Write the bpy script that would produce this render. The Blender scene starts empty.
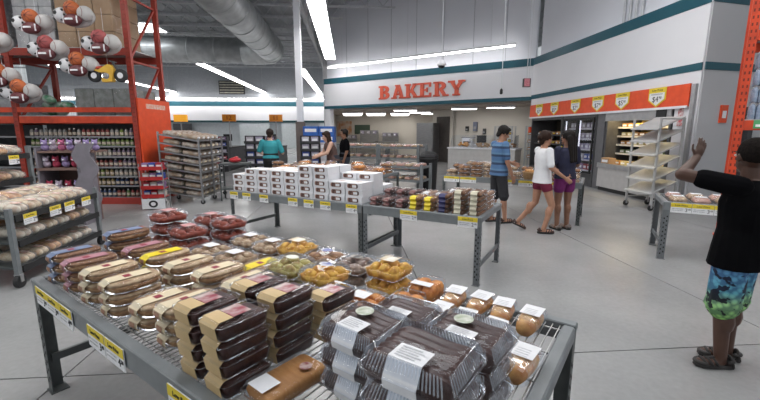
import bpy, math, random
from mathutils import Vector, Matrix
random.seed(7)
scene = bpy.context.scene
COL = scene.collection
PI = math.pi
R = math.radians
# ---------------------------------------------------------------- camera
FPX = 390.0
CAMH = 1.55
cam_d = bpy.data.cameras.new('camera')
cam_d.sensor_width = 36.0
cam_d.lens = FPX / 760.0 * 36.0
cam_d.clip_end = 200
cam = bpy.data.objects.new('camera', cam_d)
COL.objects.link(cam)
cam.location = (0, 0, CAMH)
cam.rotation_euler = (PI / 2 - math.atan(69 / FPX), 0, 0)
scene.camera = cam
# ---------------------------------------------------------------- world (the open store behind and beside the camera)
W = bpy.data.worlds.new('store_ambient')
scene.world = W
W.use_nodes = True
W.node_tree.nodes['Background'].inputs[0].default_value = (0.90, 0.96, 1.0, 1)
W.node_tree.nodes['Background'].inputs[1].default_value = 0.62
# ---------------------------------------------------------------- view
vs = scene.view_settings
vs.view_transform = 'Standard'
vs.look = 'None'
vs.gamma = 1.0
vs.exposure = -0.22
vs.use_curve_mapping = False
LAMP = 16.0   # emission of the fluorescent tubes

# ---------------------------------------------------------------- materials
MATS = {}
def mat(name, c1, c2=None, rough=0.6, metal=0.0, scale=8.0, bump=0.0, emit=0.0, coat=0.0, spec=0.5, detail=3.0, stretch=None):
    if name in MATS: return MATS[name]
    m = bpy.data.materials.new(name); m.use_nodes = True
    nt = m.node_tree; b = nt.nodes['Principled BSDF']
    b.inputs['Roughness'].default_value = rough
    b.inputs['Metallic'].default_value = metal
    b.inputs['Specular IOR Level'].default_value = spec
    if coat: b.inputs['Coat Weight'].default_value = coat
    if c2 is None: c2 = tuple(max(0, v * 0.88) for v in c1)
    tc = nt.nodes.new('ShaderNodeTexCoord')
    nz = nt.nodes.new('ShaderNodeTexNoise'); nz.inputs['Scale'].default_value = scale; nz.inputs['Detail'].default_value = detail
    if stretch:
        mp = nt.nodes.new('ShaderNodeMapping'); mp.inputs['Scale'].default_value = stretch
        nt.links.new(tc.outputs['Object'], mp.inputs[0]); nt.links.new(mp.outputs[0], nz.inputs['Vector'])
    else:
        nt.links.new(tc.outputs['Object'], nz.inputs['Vector'])
    cr = nt.nodes.new('ShaderNodeValToRGB')
    cr.color_ramp.elements[0].position = 0.35; cr.color_ramp.elements[1].position = 0.65
    cr.color_ramp.elements[0].color = (*c1, 1); cr.color_ramp.elements[1].color = (*c2, 1)
    nt.links.new(nz.outputs['Fac'], cr.inputs[0])
    nt.links.new(cr.outputs[0], b.inputs['Base Color'])
    if bump:
        bp = nt.nodes.new('ShaderNodeBump'); bp.inputs['Strength'].default_value = bump; bp.inputs['Distance'].default_value = 0.01
        nt.links.new(nz.outputs['Fac'], bp.inputs['Height']); nt.links.new(bp.outputs[0], b.inputs['Normal'])
    if emit:
        b.inputs['Emission Color'].default_value = (*c1, 1); b.inputs['Emission Strength'].default_value = emit
    MATS[name] = m
    return m
def clear_mat(name, tint=(0.95, 0.97, 1.0), gloss=0.12, haze=0.05, rough=0.05, bump=0.35, ior=1.3, fk=0.55):
    if name in MATS: return MATS[name]
    m = bpy.data.materials.new(name); m.use_nodes = True
    nt = m.node_tree; nt.nodes.clear()
    o = nt.nodes.new('ShaderNodeOutputMaterial')
    t = nt.nodes.new('ShaderNodeBsdfTransparent'); t.inputs[0].default_value = (*tint, 1)
    g = nt.nodes.new('ShaderNodeBsdfGlossy'); g.inputs['Roughness'].default_value = rough; g.inputs['Color'].default_value = (1, 1, 1, 1)
    d = nt.nodes.new('ShaderNodeBsdfDiffuse'); d.inputs[0].default_value = (0.85, 0.87, 0.9, 1)
    fr = nt.nodes.new('ShaderNodeFresnel'); fr.inputs[0].default_value = ior
    ad = nt.nodes.new('ShaderNodeMath'); ad.operation = 'ADD'; ad.inputs[1].default_value = gloss; ad.use_clamp = True
    tc = nt.nodes.new('ShaderNodeTexCoord'); nz = nt.nodes.new('ShaderNodeTexNoise'); nz.inputs['Scale'].default_value = 14
    bp = nt.nodes.new('ShaderNodeBump'); bp.inputs['Strength'].default_value = bump; bp.inputs['Distance'].default_value = 0.01
    nt.links.new(tc.outputs['Object'], nz.inputs['Vector']); nt.links.new(nz.outputs['Fac'], bp.inputs['Height'])
    nt.links.new(bp.outputs[0], g.inputs['Normal'])
    mf = nt.nodes.new('ShaderNodeMath'); mf.operation = 'MULTIPLY'; mf.inputs[1].default_value = fk
    m1 = nt.nodes.new('ShaderNodeMixShader'); m1.inputs[0].default_value = haze
    m2 = nt.nodes.new('ShaderNodeMixShader')
    nt.links.new(t.outputs[0], m1.inputs[1]); nt.links.new(d.outputs[0], m1.inputs[2])
    nt.links.new(fr.outputs[0], mf.inputs[0]); nt.links.new(mf.outputs[0], ad.inputs[0]); nt.links.new(ad.outputs[0], m2.inputs[0])
    nt.links.new(m1.outputs[0], m2.inputs[1]); nt.links.new(g.outputs[0], m2.inputs[2])
    nt.links.new(m2.outputs[0], o.inputs[0])
    MATS[name] = m
    return m
M_WHITE = mat('painted_white_wall', (0.76, 0.76, 0.79), (0.72, 0.72, 0.755), rough=0.75, scale=0.6)
M_UPPER = mat('pale_grey_upper_wall', (0.76, 0.77, 0.82), (0.72, 0.73, 0.78), rough=0.8, scale=0.5)
M_TEAL = mat('teal_stripe_paint', (0.005, 0.085, 0.12), (0.004, 0.075, 0.108), rough=0.5, scale=2)
M_TUBE = mat('fluorescent_tube_glow', (1.0, 0.98, 0.96), (1.0, 0.98, 0.96), emit=LAMP)
M_STEEL = mat('brushed_steel', (0.42, 0.42, 0.43), (0.34, 0.34, 0.35), rough=0.38, metal=0.85, scale=5, stretch=(1, 1, 12))
M_GALV = mat('galvanised_duct', (0.60, 0.62, 0.63), (0.46, 0.48, 0.49), rough=0.42, metal=0.45, scale=3)
M_GREY = mat('grey_powdercoat', (0.20, 0.215, 0.225), (0.165, 0.18, 0.19), rough=0.45, scale=10)
M_GREYD = mat('dark_grey_post', (0.085, 0.095, 0.095), (0.06, 0.068, 0.07), rough=0.5, scale=10)
M_HOLE = mat('black_slot', (0.008, 0.008, 0.008), rough=0.9)
M_WIRE = mat('galvanised_wire', (0.52, 0.52, 0.52), (0.40, 0.40, 0.40), rough=0.35, metal=0.6)
M_BLACK = mat('matt_black', (0.018, 0.018, 0.02), (0.012, 0.012, 0.013), rough=0.6)
M_DARK = mat('charcoal_plastic', (0.05, 0.05, 0.055), (0.03, 0.03, 0.035), rough=0.5)
M_ORANGE = mat('orange_sign_panel', (0.80, 0.085, 0.018), (0.72, 0.072, 0.015), rough=0.5)
M_RACK = mat('orange_rack_paint', (0.70, 0.07, 0.018), (0.52, 0.05, 0.015), rough=0.5, scale=6)
M_RACK_BACKLIT = mat('backlit_rack_orange', (0.36, 0.035, 0.018), (0.27, 0.026, 0.014), rough=0.5, scale=6)  # rack orange with the backlit shade put into a darker tone
M_PAPER = mat('white_label_paper', (0.82, 0.82, 0.84), (0.76, 0.76, 0.79), rough=0.6, scale=30)
M_YELLOW = mat('yellow_tag_paper', (0.80, 0.62, 0.04), (0.74, 0.56, 0.03), rough=0.6)
M_INK = mat('dark_ink', (0.02, 0.02, 0.025), rough=0.7)
M_CARTON = mat('white_carton', (0.80, 0.80, 0.83), (0.74, 0.74, 0.77), rough=0.55, scale=6)
M_CARD = mat('brown_cardboard', (0.42, 0.27, 0.15), (0.36, 0.22, 0.12), rough=0.8, scale=6)
M_CLEAR = clear_mat('clear_plastic', gloss=0.0, haze=0.006, rough=.06, ior=1.24)
M_FILM = clear_mat('crinkled_film', gloss=0.01, haze=0.02, rough=0.16, ior=1.22, fk=.3)
M_BAG = clear_mat('hazy_bag_film', gloss=0.02, haze=0.16, rough=0.2, ior=1.22, fk=.3)
M_GLASS = clear_mat('door_glass', tint=(0.94, 0.95, 0.97), gloss=0.02, haze=0.0, bump=0.0, ior=1.2, fk=.1)

# ---------------------------------------------------------------- mesh builder
class MB:
    def __init__(self): self.v = []; self.f = []; self.m = []; self.cur = 0
    def mi(self, i): self.cur = i; return self
    def add(self, vs_, fs):
        b = len(self.v); self.v += [tuple(p) for p in vs_]
        for f in fs: self.f.append(tuple(b + i for i in f)); self.m.append(self.cur)
        return self
    def box(self, x0, x1, y0, y1, z0, z1):
        return self.add([(x0, y0, z0), (x1, y0, z0), (x1, y1, z0), (x0, y1, z0), (x0, y0, z1), (x1, y0, z1), (x1, y1, z1), (x0, y1, z1)],
                        [(0, 3, 2, 1), (4, 5, 6, 7), (0, 1, 5, 4), (1, 2, 6, 5), (2, 3, 7, 6), (3, 0, 4, 7)])
    def bbox(self, x0, x1, y0, y1, z0, z1, b):
        # box with bevelled vertical and top edges
        o = rrect((x1 - x0), (y1 - y0), b, 2); cx, cy = (x0 + x1) / 2, (y0 + y1) / 2
        i = rrect((x1 - x0) - 2 * b * .6, (y1 - y0) - 2 * b * .6, b * .6, 2)
        return self.loft([[(cx + p[0], cy + p[1], z0) for p in o], [(cx + p[0], cy + p[1], z1 - b * .6) for p in o], [(cx + p[0], cy + p[1], z1) for p in i]])
    def loft(self, rings, cap0=True, cap1=True, closed=True):
        b = len(self.v); n = len(rings[0])
        for r in rings: self.v += [tuple(p) for p in r]
        for k in range(len(rings) - 1):
            for i in range(n if closed else n - 1):
                j = (i + 1) % n
                self.f.append((b + k * n + i, b + k * n + j, b + (k + 1) * n + j, b + (k + 1) * n + i)); self.m.append(self.cur)
        if cap0: self.f.append(tuple(b + i for i in reversed(range(n)))); self.m.append(self.cur)
        if cap1: self.f.append(tuple(b + (len(rings) - 1) * n + i for i in range(n))); self.m.append(self.cur)
        return self
    def prism(self, poly, z0, z1):
        return self.loft([[(p[0], p[1], z0) for p in poly], [(p[0], p[1], z1) for p in poly]])
    def prism_xz(self, poly, y0, y1):
        # polygon in x,z extruded along y (poly counter-clockwise seen from -y)
        return self.loft([[(p[0], y1, p[1]) for p in poly][::-1], [(p[0], y0, p[1]) for p in poly][::-1]])
    def tube(self, pts, r, n=8, caps=True, r1=None):
        pts = [Vector(p) for p in pts]; rings = []
        m_ = len(pts)
        for i, p in enumerate(pts):
            d = (pts[min(i + 1, m_ - 1)] - pts[max(i - 1, 0)]).normalized()
            a = Vector((0, 0, 1)) if abs(d.z) < 0.9 else Vector((1, 0, 0))
            x = d.cross(a).normalized(); y = d.cross(x).normalized()
            rr = r if r1 is None else r + (r1 - r) * i / max(1, m_ - 1)
            rings.append([p + (x * math.cos(t) + y * math.sin(t)) * rr for t in [2 * PI * k / n for k in range(n)]])
        return self.loft(rings, caps, caps)
    def bar(self, a, b, w, h):
        a = Vector(a); b = Vector(b); d = (b - a).normalized()
        up = Vector((0, 0, 1)) if abs(d.z) < 0.95 else Vector((0, 1, 0))
        x = d.cross(up).normalized() * w / 2; y = x.cross(d).normalized() * h / 2
        return self.loft([[a - x - y, a + x - y, a + x + y, a - x + y], [b - x - y, b + x - y, b + x + y, b - x + y]])
    def lathe(self, prof, n=12, c=(0, 0, 0)):
        return self.loft([[(c[0] + r * math.cos(2 * PI * k / n), c[1] + r * math.sin(2 * PI * k / n), c[2] + z) for k in range(n)] for r, z in prof])
    def ell(self, c, rx, ry, rz, nu=10, nv=6, rot=None):
        rings = []
        for j in range(nv + 1):
            t = -PI / 2 + PI * j / nv
            t = max(-PI / 2 + .12, min(PI / 2 - .12, t))
            ring = []
            for i in range(nu):
                p = Vector((rx * math.cos(t) * math.cos(2 * PI * i / nu), ry * math.cos(t) * math.sin(2 * PI * i / nu), rz * math.sin(t)))
                if rot is not None: p = rot @ p
                ring.append(p + Vector(c))
            rings.append(ring)
        return self.loft(rings)
    def limb(self, a, b, r0, r1, n=12):
        a = Vector(a); b = Vector(b); L = (b - a).length; d = (b - a) / L
        q = Vector((0, 0, 1)).rotation_difference(d).to_matrix()
        prof = [(r0 * math.sin(t), -r0 * math.cos(t)) for t in (.2, .7, 1.2)] + [(r0, 0), (r1, L)] + [(r1 * math.cos(t), L + r1 * math.sin(t)) for t in (.4, .9, 1.4)]
        rings = [[q @ Vector((r * math.cos(2 * PI * k / n), r * math.sin(2 * PI * k / n), z)) + a for k in range(n)] for r, z in prof]
        return self.loft(rings)
    def mesh(self, name, mats, smooth=False):
        me = bpy.data.meshes.new(name); me.from_pydata(self.v, [], self.f)
        if not isinstance(mats, (list, tuple)): mats = [mats]
        for m_ in mats: me.materials.append(m_)
        if len(mats) > 1: me.polygons.foreach_set('material_index', self.m)
        if smooth: me.polygons.foreach_set('use_smooth', [True] * len(me.polygons))
        me.update()
        return me
    def build(self, name, mats, parent=None, smooth=False):
        return put(name, self.mesh(name, mats, smooth), parent)
def rrect(w, l, r, n=3):
    r = min(r, w / 2 - 1e-4, l / 2 - 1e-4); out = []
    for cx, cy, a0 in ((w / 2 - r, l / 2 - r, 0), (-w / 2 + r, l / 2 - r, PI / 2), (-w / 2 + r, -l / 2 + r, PI), (w / 2 - r, -l / 2 + r, 1.5 * PI)):
        for k in range(n + 1):
            a = a0 + PI / 2 * k / n; out.append((cx + r * math.cos(a), cy + r * math.sin(a)))
    return out
def put(name, me, parent=None, loc=None, rz=None):
    o = bpy.data.objects.new(name, me); COL.objects.link(o)
    if parent is not None: o.parent = parent
    if loc is not None: o.location = loc
    if rz is not None: o.rotation_euler = (0, 0, rz)
    return o
def empty(name, loc=(0, 0, 0), rz=0.0):
    o = bpy.data.objects.new(name, None); COL.objects.link(o); o.empty_display_size = 0.05
    o.location = loc; o.rotation_euler = (0, 0, rz); return o
def tag(o, label, cat, group=None):
    o['label'] = label; o['category'] = cat
    if group: o['group'] = group
    return o
def struct(o, label=None):
    o['kind'] = 'structure'
    if label: o['label'] = label
    return o
def copy_tree(o, parent=None):
    c = o.copy(); COL.objects.link(c)
    if parent is not None: c.parent = parent
    for ch in list(o.children): copy_tree(ch, c)
    return c
PROTO = {}
def spawn(key, builder, loc, rz, label, cat, group=None, tilt=None):
    # first use builds the thing; later uses copy it with all its parts
    if key not in PROTO:
        PROTO[key] = builder(); o = PROTO[key]
    else:
        o = copy_tree(PROTO[key])
    o.location = loc; o.rotation_euler = (tilt[0] if tilt else 0, tilt[1] if tilt else 0, rz)
    for k in ('group',):
        if k in o: del o[k]
    return tag(o, label, cat, group)
ORD = ['first', 'second', 'third', 'fourth', 'fifth', 'sixth', 'seventh', 'eighth', 'ninth', 'tenth', 'eleventh', 'twelfth', 'thirteenth', 'fourteenth', 'fifteenth', 'sixteenth', 'seventeenth', 'eighteenth', 'nineteenth', 'twentieth', 'twenty-first', 'twenty-second', 'twenty-third', 'twenty-fourth', 'twenty-fifth', 'twenty-sixth', 'twenty-seventh', 'twenty-eighth', 'twenty-ninth', 'thirtieth']
def level(k, n):
    if n == 1: return 'lying alone'
    if k == n - 1: return 'topmost of its stack'
    if k == 0: return 'lowest of its stack'
    return ORD[k] + ' up in its stack'
TEXTS = {}
def text_mesh(s, m, depth=0.02):
    k = (s, m.name)
    if k in TEXTS: return TEXTS[k]
    cu = bpy.data.curves.new('lettering', 'FONT'); cu.body = s; cu.align_x = 'CENTER'; cu.align_y = 'CENTER'; cu.extrude = depth; cu.resolution_u = 2
    o = bpy.data.objects.new('lettering', cu); COL.objects.link(o)
    dg = bpy.context.evaluated_depsgraph_get()
    me = bpy.data.meshes.new_from_object(o.evaluated_get(dg))
    bpy.data.objects.remove(o); me.materials.clear(); me.materials.append(m)
    TEXTS[k] = me
    return me
def text(s, parent, loc, size, rot, m=None, name='lettering'):
    o = put(name, text_mesh(s, m or M_INK), parent, loc)
    o.rotation_euler = rot; o.scale = (size, size, 0.05 if size < 0.3 else size)
    return o

# ================================================================ STRUCTURE
UD = Vector((-0.0795, 0.9968, 0)); VD = Vector((0.9968, 0.0795, 0))   # store axis (away) and across
UA = math.atan2(UD.y, UD.x) - PI / 2                                    # rotation about z of the store frame
# polished concrete
m = bpy.data.materials.new('polished_concrete'); m.use_nodes = True
nt = m.node_tree; b = nt.nodes['Principled BSDF']
tc = nt.nodes.new('ShaderNodeTexCoord')
n1 = nt.nodes.new('ShaderNodeTexNoise'); n1.inputs['Scale'].default_value = 0.9; n1.inputs['Detail'].default_value = 6
n2 = nt.nodes.new('ShaderNodeTexNoise'); n2.inputs['Scale'].default_value = 26; n2.inputs['Detail'].default_value = 4
nt.links.new(tc.outputs['Object'], n1.inputs['Vector']); nt.links.new(tc.outputs['Object'], n2.inputs['Vector'])
cr = nt.nodes.new('ShaderNodeValToRGB'); cr.color_ramp.elements[0].position = .3; cr.color_ramp.elements[1].position = .7
cr.color_ramp.elements[0].color = (0.30, 0.30, 0.305, 1); cr.color_ramp.elements[1].color = (0.40, 0.40, 0.40, 1)
mx = nt.nodes.new('ShaderNodeMixRGB'); mx.blend_type = 'MULTIPLY'; mx.inputs[0].default_value = 0.22
nt.links.new(n1.outputs['Fac'], cr.inputs[0]); nt.links.new(cr.outputs[0], mx.inputs[1]); nt.links.new(n2.outputs['Fac'], mx.inputs[2])
nt.links.new(mx.outputs[0], b.inputs['Base Color'])
b.inputs['Roughness'].default_value = 0.22; b.inputs['Specular IOR Level'].default_value = 0.45
M_CONC = m
M_JOINT = mat('joint_sealant', (0.03, 0.03, 0.03), rough=0.9)
bm = MB(); bm.box(-34, 22, -6, 44, -0.12, -0.012)
fl = struct(bm.build('floor', M_JOINT), 'grey polished concrete floor with dark sawn joints')
XS = [-1.84 + 2.55 * k for k in range(-12, 9)]
YS = [-5.4, -2.7] + [2.42 + 5.1 * k for k in range(0, 9)]
XS = [x for x in XS if -32 < x < 20]
g = 0.005
for i in range(len(XS) - 1):
    for j in range(len(YS) - 1):
        x0, x1, y0, y1 = XS[i] + g, XS[i + 1] - g, YS[j] + g, YS[j + 1] - g
        bm = MB(); bm.prism([tuple((VD * x + UD * y)[:2]) for x, y in ((x0, y0), (x1, y0), (x1, y1), (x0, y1))], -0.012, 0.0)
        bm.build('slab', M_CONC, fl)
# roof deck with joists
ROOF = 7.6
M_DECK = mat('roof_deck', (0.50, 0.52, 0.54), (0.44, 0.46, 0.48), rough=0.7, scale=1.0)
M_JOIST = mat('joist_paint', (0.62, 0.63, 0.65), (0.54, 0.55, 0.57), rough=0.6)
bm = MB(); bm.box(-34, 14, -2, 40, ROOF, ROOF + 0.2)
cl = struct(bm.build('ceiling', M_DECK), 'grey corrugated roof deck carried on open steel joists')
cl.rotation_euler = (0, 0, UA)
bm = MB()
for k in range(60): bm.box(-33.5 + k * 0.79, -33.3 + k * 0.79, -1.5, 39.5, ROOF - 0.06, ROOF)
bm.build('deck_rib', M_DECK, cl)
for k in range(17):
    y = 7.0 + 1.9 * k
    bm = MB(); bm.box(-30, 8, y - .05, y + .05, ROOF - .16, ROOF - .062); bm.box(-30, 8, y - .04, y + .04, ROOF - .70, ROOF - .62)
    for q in range(48):
        x = -30 + q * 0.79
        bm.bar((x, y, ROOF - .62), (x + .395, y, ROOF - .16), .03, .03); bm.bar((x + .395, y, ROOF - .16), (x + .79, y, ROOF - .62), .03, .03)
    bm.build('joist', M_JOIST, cl)
# girder running away beside the bakery lamp row
bm = MB()
for z in (ROOF - .75, ROOF - 1.6): bm.box(-1.75, -1.6, 6, 38, z - .06, z + .06)
for q in range(18):
    y = 6 + q * 1.7
    bm.bar((-1.68, y, ROOF - 1.55), (-1.68, y + .85, ROOF - .8), .06, .06); bm.bar((-1.68, y + .85, ROOF - .8), (-1.68, y + 1.7, ROOF - 1.55), .06, .06)
bm.build('girder', M_JOIST, cl)
# ---------------- right wall with bakery coolers below
CORN = Vector((5.58, 14.8, 0)); REND = Vector((6.14, 7.75, 0))       # inner corner, near end
BLEFT = Vector((-2.85, 20.6, 0))
def wall_seg(name, a, b_, z0, z1, th, m_, parent=None, off=0.0):
    # slab from a to b, its visible face on the right-hand side when walking a->b, shifted off towards the viewer
    d = (b_ - a).normalized(); nrm = Vector((d.y, -d.x, 0))
    p = [a + nrm * off, b_ + nrm * off, b_ - nrm * (th - off if th > off else th), a - nrm * (th - off if th > off else th)]
    bm_ = MB(); bm_.loft([[(q.x, q.y, z0) for q in p], [(q.x, q.y, z1) for q in p]])
    return bm_.build(name, m_, parent)
wr_ = struct(wall_seg('wall_right', CORN, REND, 2.02, 4.16, .25, M_WHITE), 'white fascia wall with teal stripes above the coolers')
wall_seg('stripe', CORN, REND, 3.90, 4.15, .02, M_TEAL, wr_, .015)
wall_seg('stripe', CORN, REND, 2.70, 2.84, .02, M_TEAL, wr_, .015)
dR = (REND - CORN).normalized(); nR = Vector((dR.y, -dR.x, 0))
wall_seg('upper_wall', CORN - nR * .25, REND - nR * .25, 4.16, ROOF, .2, M_UPPER, wr_)
for k in range(4):   # pipes on the upper wall
    p = CORN.lerp(REND, .62 + .03 * k) - nR * .2
    bm = MB(); bm.tube([(p.x, p.y, 4.16), (p.x, p.y, ROOF)], .03, 6); bm.build('conduit', M_JOIST, wr_)
# end block turning away from the camera
BE = REND + Vector((.966, .26, 0)) * 5.0
eb = struct(wall_seg('wall_end', REND + dR * .05, BE + dR * .05, 0, ROOF, .02, mat('shaded_end_wall', (.54, .54, .56), (.50, .50, .52), rough=.7, scale=.7)), 'end wall with teal stripes, its shade painted as grey')  # shadowed face of the white block, its shade painted as darker grey
wall_seg('stripe', REND + dR * .05, BE + dR * .05, 3.90, 4.15, .02, M_TEAL, eb, .015)
wall_seg('stripe', REND + dR * .05, BE + dR * .05, 2.70, 2.84, .02, M_TEAL, eb, .015)
wall_seg('wall_jamb', CORN - nR * 1.15, REND - nR * 1.15, 0, 2.02, .1, M_DARK, wr_)
wall_seg('pilaster', CORN + dR * 6.55, REND, 0, 2.02, .25, M_WHITE, wr_)
# ---------------- bakery fascia
dB = (CORN - BLEFT).normalized(); nB = Vector((dB.y, -dB.x, 0))
wb = struct(wall_seg('wall_back', BLEFT, CORN, 2.68, 4.16, .3, M_WHITE), 'white bakery fascia with teal stripes over the kitchen opening')
wall_seg('stripe', BLEFT, CORN, 3.88, 4.15, .02, M_TEAL, wb, .015)
wall_seg('stripe', BLEFT, CORN, 2.66, 2.80, .02, M_TEAL, wb, .015)
wall_seg('upper_wall', BLEFT - nB * .25, CORN - nB * .25, 4.16, ROOF, .2, M_UPPER, wb)
bm = MB()
for s, e, z0 in ((0.0, .03, 0),):
    pass
jl = wall_seg('jamb', BLEFT, BLEFT + dB * .35, 0, 2.68, .3, M_WHITE, wb)
# panel joints of the upper wall
for k in range(1, 8):
    p = BLEFT + dB * (k * 1.3) - nB * .245
    wall_seg('panel_joint', p, p + dB * .02, 4.2, ROOF - .02, .01, mat('panel_joint_grey', (.45, .46, .50)), wb, .008)
# ---------------- kitchen behind the opening
def K(s, off): return BLEFT + dB * s - nB * off
LB = (CORN - BLEFT).length
M_KW = mat('cream_kitchen_wall', (.66, .62, .56), (.61, .57, .51), rough=.7, scale=.8)
KB0 = Vector((-3.0, 27.2, 0)); KB1 = Vector((6.9, 23.5, 0))
kw = struct(wall_seg('wall_kitchen', KB0, KB1, 0, 3.2, .2, M_KW), 'cream back wall of the bakery kitchen')
kw2 = struct(wall_seg('wall_kitchen_right', K(6.0, 2.6), K(LB + 1.5, 2.6), 0, 3.2, .2, M_KW), 'pale wall behind the bakery service counter')
wall_seg('return_wall', K(6.0, 6.9), K(6.0, 2.6), 0, 3.2, .15, M_KW, kw2)
kl = struct(wall_seg('wall_kitchen_left', Vector((-2.75, 20.85, 0)), KB0, 0, 3.2, .15, M_KW), 'left side wall of the bakery kitchen')
bm = MB()
pts = [KB0 + Vector((-.05, .1, 0)), KB1 + Vector((.1, .1, 0)), K(LB + 1.6, 6.0), K(LB + 1.6, .31), K(.0, .31)]
bm.prism([(p.x, p.y) for p in pts][::-1], 2.60, 2.66)
kc = struct(bm.build('ceiling_kitchen', mat('kitchen_ceiling', (.42, .36, .31), (.38, .32, .28), rough=.8)), 'low brown ceiling of the bakery kitchen')
def lamp_panel(c, d, L, w, name, label, group, z, m_=None):
    o = empty(name, (c.x, c.y, z), math.atan2(d.y, d.x))
    b1 = MB(); b1.box(-L / 2, L / 2, -w / 2, w / 2, 0.0, .09); b1.build('housing', M_CARTON, o)
    b2 = MB(); b2.box(-L / 2 + .02, L / 2 - .02, -w / 2 + .02, w / 2 - .02, -.015, -.001); b2.build('diffuser', m_ or M_TUBE, o)
    return tag(o, label, 'ceiling light', group)
M_KTUBE = mat('kitchen_tube_glow', (1.0, .97, .92), (1.0, .97, .92), emit=9.0)
kk = 0
LPX = [((px_ - 380) / 395 * d_, d_) for px_ in (353, 376, 400) for d_ in (22.3, 24.6)] + [(2.1, 21.0), (2.9, 22.6), (3.7, 17.6), (5.0, 16.6), (1.2, 18.9)]  # right-hand panels behind the fascia are unseen, added to brighten the pale wall
for lx, ly in LPX:
    lamp_panel(Vector((lx, ly, 0)), Vector((1, -.1, 0)), 1.1, .45, 'kitchen_light', ORD[kk] + ' glowing panel from the left in the kitchen ceiling', 'kitchen ceiling lights', 2.50, M_KTUBE); kk += 1
# ---------------- far back wall at the left
FW = []
bw0 = Vector((-30, 34.2, 0)); bw1 = Vector((-3.9, 36.3, 0))
fwo = struct(wall_seg('wall_far', bw0, bw1, 2.35, 4.45, .3, M_WHITE), 'white fascia with a teal stripe across the far end of the store')
wall_seg('stripe', bw0, bw1, 3.72, 4.12, .02, M_TEAL, fwo, .015)
wall_seg('stripe', bw0, bw1, 2.30, 2.48, .02, mat('dark_teal', (.01, .05, .06)), fwo, .015)
wall_seg('upper_wall', bw0, bw1, 4.45, ROOF, .2, mat('grey_far_wall', (.40, .42, .45), (.36, .38, .41), rough=.8), fwo, -.3)
wall_seg('lower_wall', bw0, bw1, 0, 2.35, .2, mat('pale_far_wall', (.50, .53, .56), (.44, .48, .50), rough=.7), fwo, -.5)
# side wall closing the far end to the bakery (towards the left jamb)
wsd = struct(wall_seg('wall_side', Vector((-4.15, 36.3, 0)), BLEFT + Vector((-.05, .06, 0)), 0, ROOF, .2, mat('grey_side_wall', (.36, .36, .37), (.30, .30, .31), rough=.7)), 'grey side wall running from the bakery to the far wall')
dF = (bw1 - bw0).normalized(); nF = Vector((dF.y, -dF.x, 0))
for k, x in enumerate((-24.0, -18.2, -12.5, -8.8, -5.4)):   # doors and posters at the foot of the far wall
    p = bw0 + dF * (x + 30); q = p + dF * (1.5 if k % 2 else 2.6)
    wall_seg('opening', p, q, 0.0, 2.2, .05, M_DARK if k in (0, 1) else mat('pale_panel', (.55, .60, .62)), fwo, .2)
# louvred window high on the far wall
ve = empty('louvre_window'); ve.location = tuple(bw0 + dF * 17.0 + nF * .05); ve.location.z = 4.75; ve.rotation_euler = (0, 0, math.atan2(dF.y, dF.x))
bm = MB(); bm.box(-1.1, 1.1, 0.0, .12, 0, 1.15); bm.build('frame', M_DARK, ve)
for k in range(5):
    bm = MB(); bm.box(-1.02, 1.02, -.05, 0, .08 + k * .22, .18 + k * .22); bm.build('slat', mat('warm_slat', (.55, .52, .40), (.3, .3, .28)), ve)
tag(ve, 'dark louvred window high on the far grey wall', 'window')
# white steel column with dark foot
o = empty('steel_column', (-2.72, 13.6, 0))
bm = MB(); bm.box(-.1, .1, -.1, .1, 1.86, ROOF - .03); bm.build('upper_shaft', M_UPPER, o)
bm = MB(); bm.box(-.14, .14, -.14, .14, 0, 1.859); bm.build('brown_sleeve', mat('brown_column_sleeve', (.16, .13, .12), rough=.6), o)
struct(tag(o, 'white steel column with a brown lower sleeve', 'column'))
# ---------------- lamps the store has: rows of fluorescent fixtures along the store axis
def lamp_row(x, y0, y1, z, label, w=.42):
    o = empty('fluorescent_light', tuple(VD * x + UD * y0), UA); o.location.z = z
    L = y1 - y0
    b1 = MB(); b1.loft([[(-w / 2, yy, 0), (w / 2, yy, 0), (w / 2 * .5, yy, .14), (-w / 2 * .5, yy, .14)] for yy in (0, L)]); b1.build('reflector', M_CARTON, o)
    b2 = MB(); b2.box(-w / 2 + .015, w / 2 - .015, .02, L - .02, -.03, -.002); b2.build('tube', M_TUBE, o)
    for yy in (L * .1, L * .5, L * .9):
        b3 = MB(); b3.tube([(0, yy, .14), (0, yy, ROOF - z - .08)], .006, 5); b3.build('hanger', M_JOIST, o)
    return tag(o, label, 'ceiling light', 'fluorescent strip lights')
def st(x, y):  # world -> store frame
    p = Vector((x, y, 0)); return p.dot(VD), p.dot(UD)
lamp_row(st(-1.71, 11.2)[0], 2.0, 19.7, 4.95, 'wide glowing strip light running towards the bakery fascia', .5)
lamp_row(st(-4.41, 23)[0], 23.0, 38.0, 4.95, 'glowing strip light just right of the white column')
lamp_row(st(-9.34, 22.64)[0], 21.5, 38.0, 4.95, 'glowing strip light under the silver duct')
lamp_row(st(-17.0, 21.0)[0], 16.0, 38.0, 4.95, 'glowing strip light seen through the orange rack frame')
lamp_row(4.6, -2.0, 8.0, 4.95, 'strip light over the aisle to the right, above the frame')
lamp_row(-6.2, -2.0, 7.4, 4.95, 'strip light over the bread racks, above the frame')
lamp_row(-11.5, -2.0, 7.4, 4.95, 'strip light over the grocery rack, above the frame')
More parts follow.
